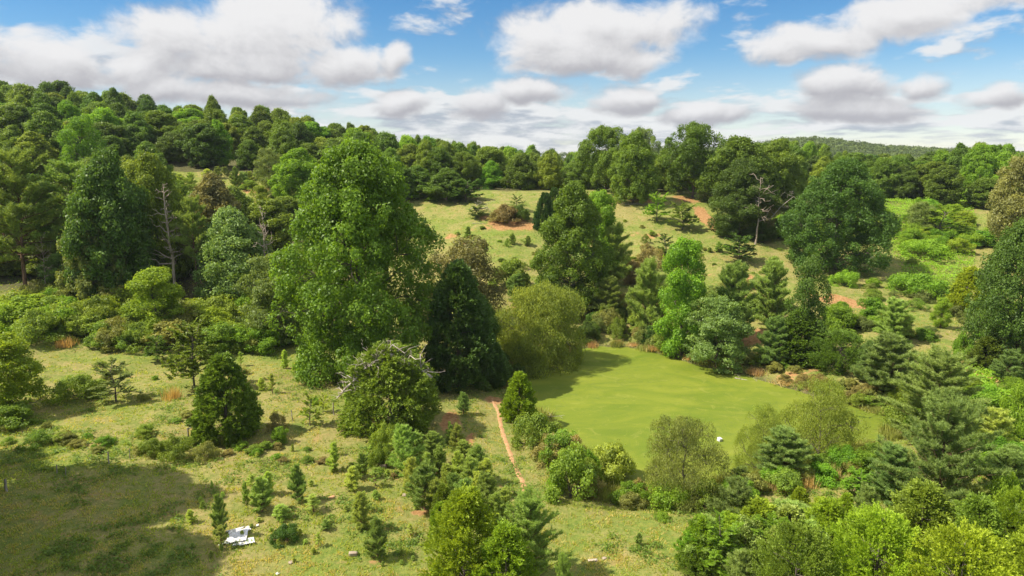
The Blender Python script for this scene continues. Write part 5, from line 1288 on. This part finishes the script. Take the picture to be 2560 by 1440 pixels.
def far_woods():
    """the wooded hills far off: one mass of many small crowns"""
    rng = np.random.RandomState(12); n = 6500
    y = 300+(1250-300)*rng.rand(n)**0.8; x = y*(rng.rand(n)*1.9-0.95)
    x = np.r_[x, 420+rng.normal(size=3600)*200]; y = np.r_[y, 870+rng.normal(size=3600)*80]
    z = height(x, y); per = 44; R0 = 3.6+2.6*rng.rand(len(x)); idx = np.repeat(np.arange(len(x)), per); M = len(idx)
    d = ball_dirs(M, rng); d[:, 2] = np.abs(d[:, 2])*0.9; d = unit(d)
    P = np.c_[x, y, z+4.0+4.5*rng.rand(len(x))**2][idx]+d*R0[idx][:, None]*np.array([1, 1, 0.8])*(0.7+0.45*rng.rand(M))[:, None]
    v, f = leaf_quads(P, unit(d+ball_dirs(M, rng)*0.6), 1.5+0.9*rng.rand(M), 0.8, None, rng)
    tone = np.clip(0.5+0.25*rng.normal(size=len(x))[idx]+0.12*rng.normal(size=M), 0, 1)
    tag(link('far_woods', mesh_of('far_woods', v, f, foliage('far_leaves', (0.085, 0.130, 0.032), trans=0.2), tone)), 'unbroken woodland covering the distant hills', 'woodland', kind='stuff')
far_woods()

def haze():
    V = [(x, y, z) for z in (-3.5, 130) for y in (-2400, 2400) for x in (-2400, 2400)]
    f = [(0, 2, 3, 1), (4, 5, 7, 6), (0, 1, 5, 4), (2, 6, 7, 3), (0, 4, 6, 2), (1, 3, 7, 5)]
    m = bpy.data.materials.new('haze'); m.use_nodes = True; t = m.node_tree; t.nodes.clear()
    v = t.nodes.new('ShaderNodeVolumePrincipled'); v.inputs['Color'].default_value = (0.80, 0.88, 1.0, 1); v.inputs['Density'].default_value = 0.00008
    o = t.nodes.new('ShaderNodeOutputMaterial'); t.links.new(v.outputs[0], o.inputs['Volume'])
    tag(link('haze', mesh_of('haze', V, f, m)), 'thin summer haze over the countryside', 'haze', kind='stuff')
haze()

# ------------------------------------------------------------------ every repeat gets a label of its own: its look, then what it stands beside
COLOUR = {'forest': 'mid-green', 'forest2': 'warm green', 'oak': 'deep green', 'dark': 'dark green', 'bright': 'bright green', 'lime': 'lime green', 'brown': 'brownish green', 'grey': 'grey-green', 'silver': 'pale silvery',
          'olive': 'olive green', 'bronze': 'reddish bronze', 'thorn': 'leaf-green', 'pine': 'pine-green', 'pineblue': 'blue-green', 'pineyoung': 'fresh green', 'cedar': 'cedar-green', 'cedarlight': 'yellow-green', 'cedarmid': 'middle green', None: 'plain'}
MARKS = [('largest tree', 905, 650), ('reddish dead pine', 437, 570), ('smaller dead pine', 668, 590), ('egg-shaped cedar', 570, 990), ('drooping cedar', 978, 960), ('white sheets', 597, 1346), ('tall fence post', 503, 1066),
         ('round willow', 1350, 815), ('tall glossy oak', 1430, 610), ('hill brush heap', 1270, 535), ('lighter crest oak', 1582, 420), ('spreading crest oak', 1732, 400), ('white dead tree', 1885, 510), ('big dark round oak', 2085, 540),
         ('bright slender tree', 1700, 745), ('silvery layered tree', 1790, 830), ('yellow-flecked tree', 2345, 550), ('huge right tree', 2520, 720), ('largest pine', 2345, 1160), ('olive willow', 1705, 1150), ('pale willow', 2045, 1055),
         ('white box', 1798, 1102), ('bright feathery tree', 30, 930), ('lime young tree', 398, 755), ('ridge clearing', 640, 470), ('bright ridge tree', 220, 350), ('big bottom cedar', 1165, 1330), ('footpath', 1275, 1130), ('far hill', 2030, 345),
         ('skyline corner', 60, 210), ('bottom corner', 2540, 1420), ('brownish edge tree', 2530, 480), ('left wood oak', 300, 560), ('dark hedge cedars', 1190, 860)]
ORD = ['first', 'second', 'third', 'fourth', 'fifth', 'sixth', 'seventh', 'eighth', 'ninth', 'tenth', 'eleventh', 'twelfth', 'thirteenth', 'fourteenth', 'fifteenth', 'sixteenth']
def relabel():
    seen = {}
    for r in MADE: seen.setdefault(r[3], []).append(r)
    buckets = {}
    for lab, rs_ in seen.items():
        if len(rs_) < 2: continue
        for r in rs_:
            x, y, zc = r[5], r[6], r[7]; px, py, dep = px_of(x, y, zc)
            if not (-60 < px < 2620) or dep < 1 or py > 1500: continue
            mk = min(MARKS, key=lambda m: math.hypot(m[1]-px, (m[2]-py)*1.3)); dx, dy = px-mk[1], py-mk[2]
            if abs(dx) > 1.4*abs(dy): side = 'right of' if dx > 0 else 'left of'
            else: side = 'below' if dy > 0 else 'above'
            hp = r[8]*F/dep; siz = 'tiny' if hp < 14 else 'small' if hp < 34 else 'mid-sized' if hp < 90 else 'tall'
            kind = r[0].name.split('.')[0].replace('_', ' ').replace('woodland', 'wood')
            buckets.setdefault((siz, COLOUR.get(r[2], 'green') if r[2] else 'green', kind, side, mk[0]), []).append((px, r))
    for (siz, colr, kind, side, mk), L in buckets.items():
        L.sort(key=lambda q: q[0]); n = len(L)
        for i, (px, r) in enumerate(L):
            if n == 1: t = '%s %s %s %s the %s' % (siz, colr, kind, side, mk)
            else:
                o = 'leftmost' if i == 0 else 'rightmost' if i == n-1 else ORD[i]
                t = '%s of the %s %s %s %s the %s' % (o, siz, colr, kind+'s', side, mk)
            r[0]['label'] = t
relabel()
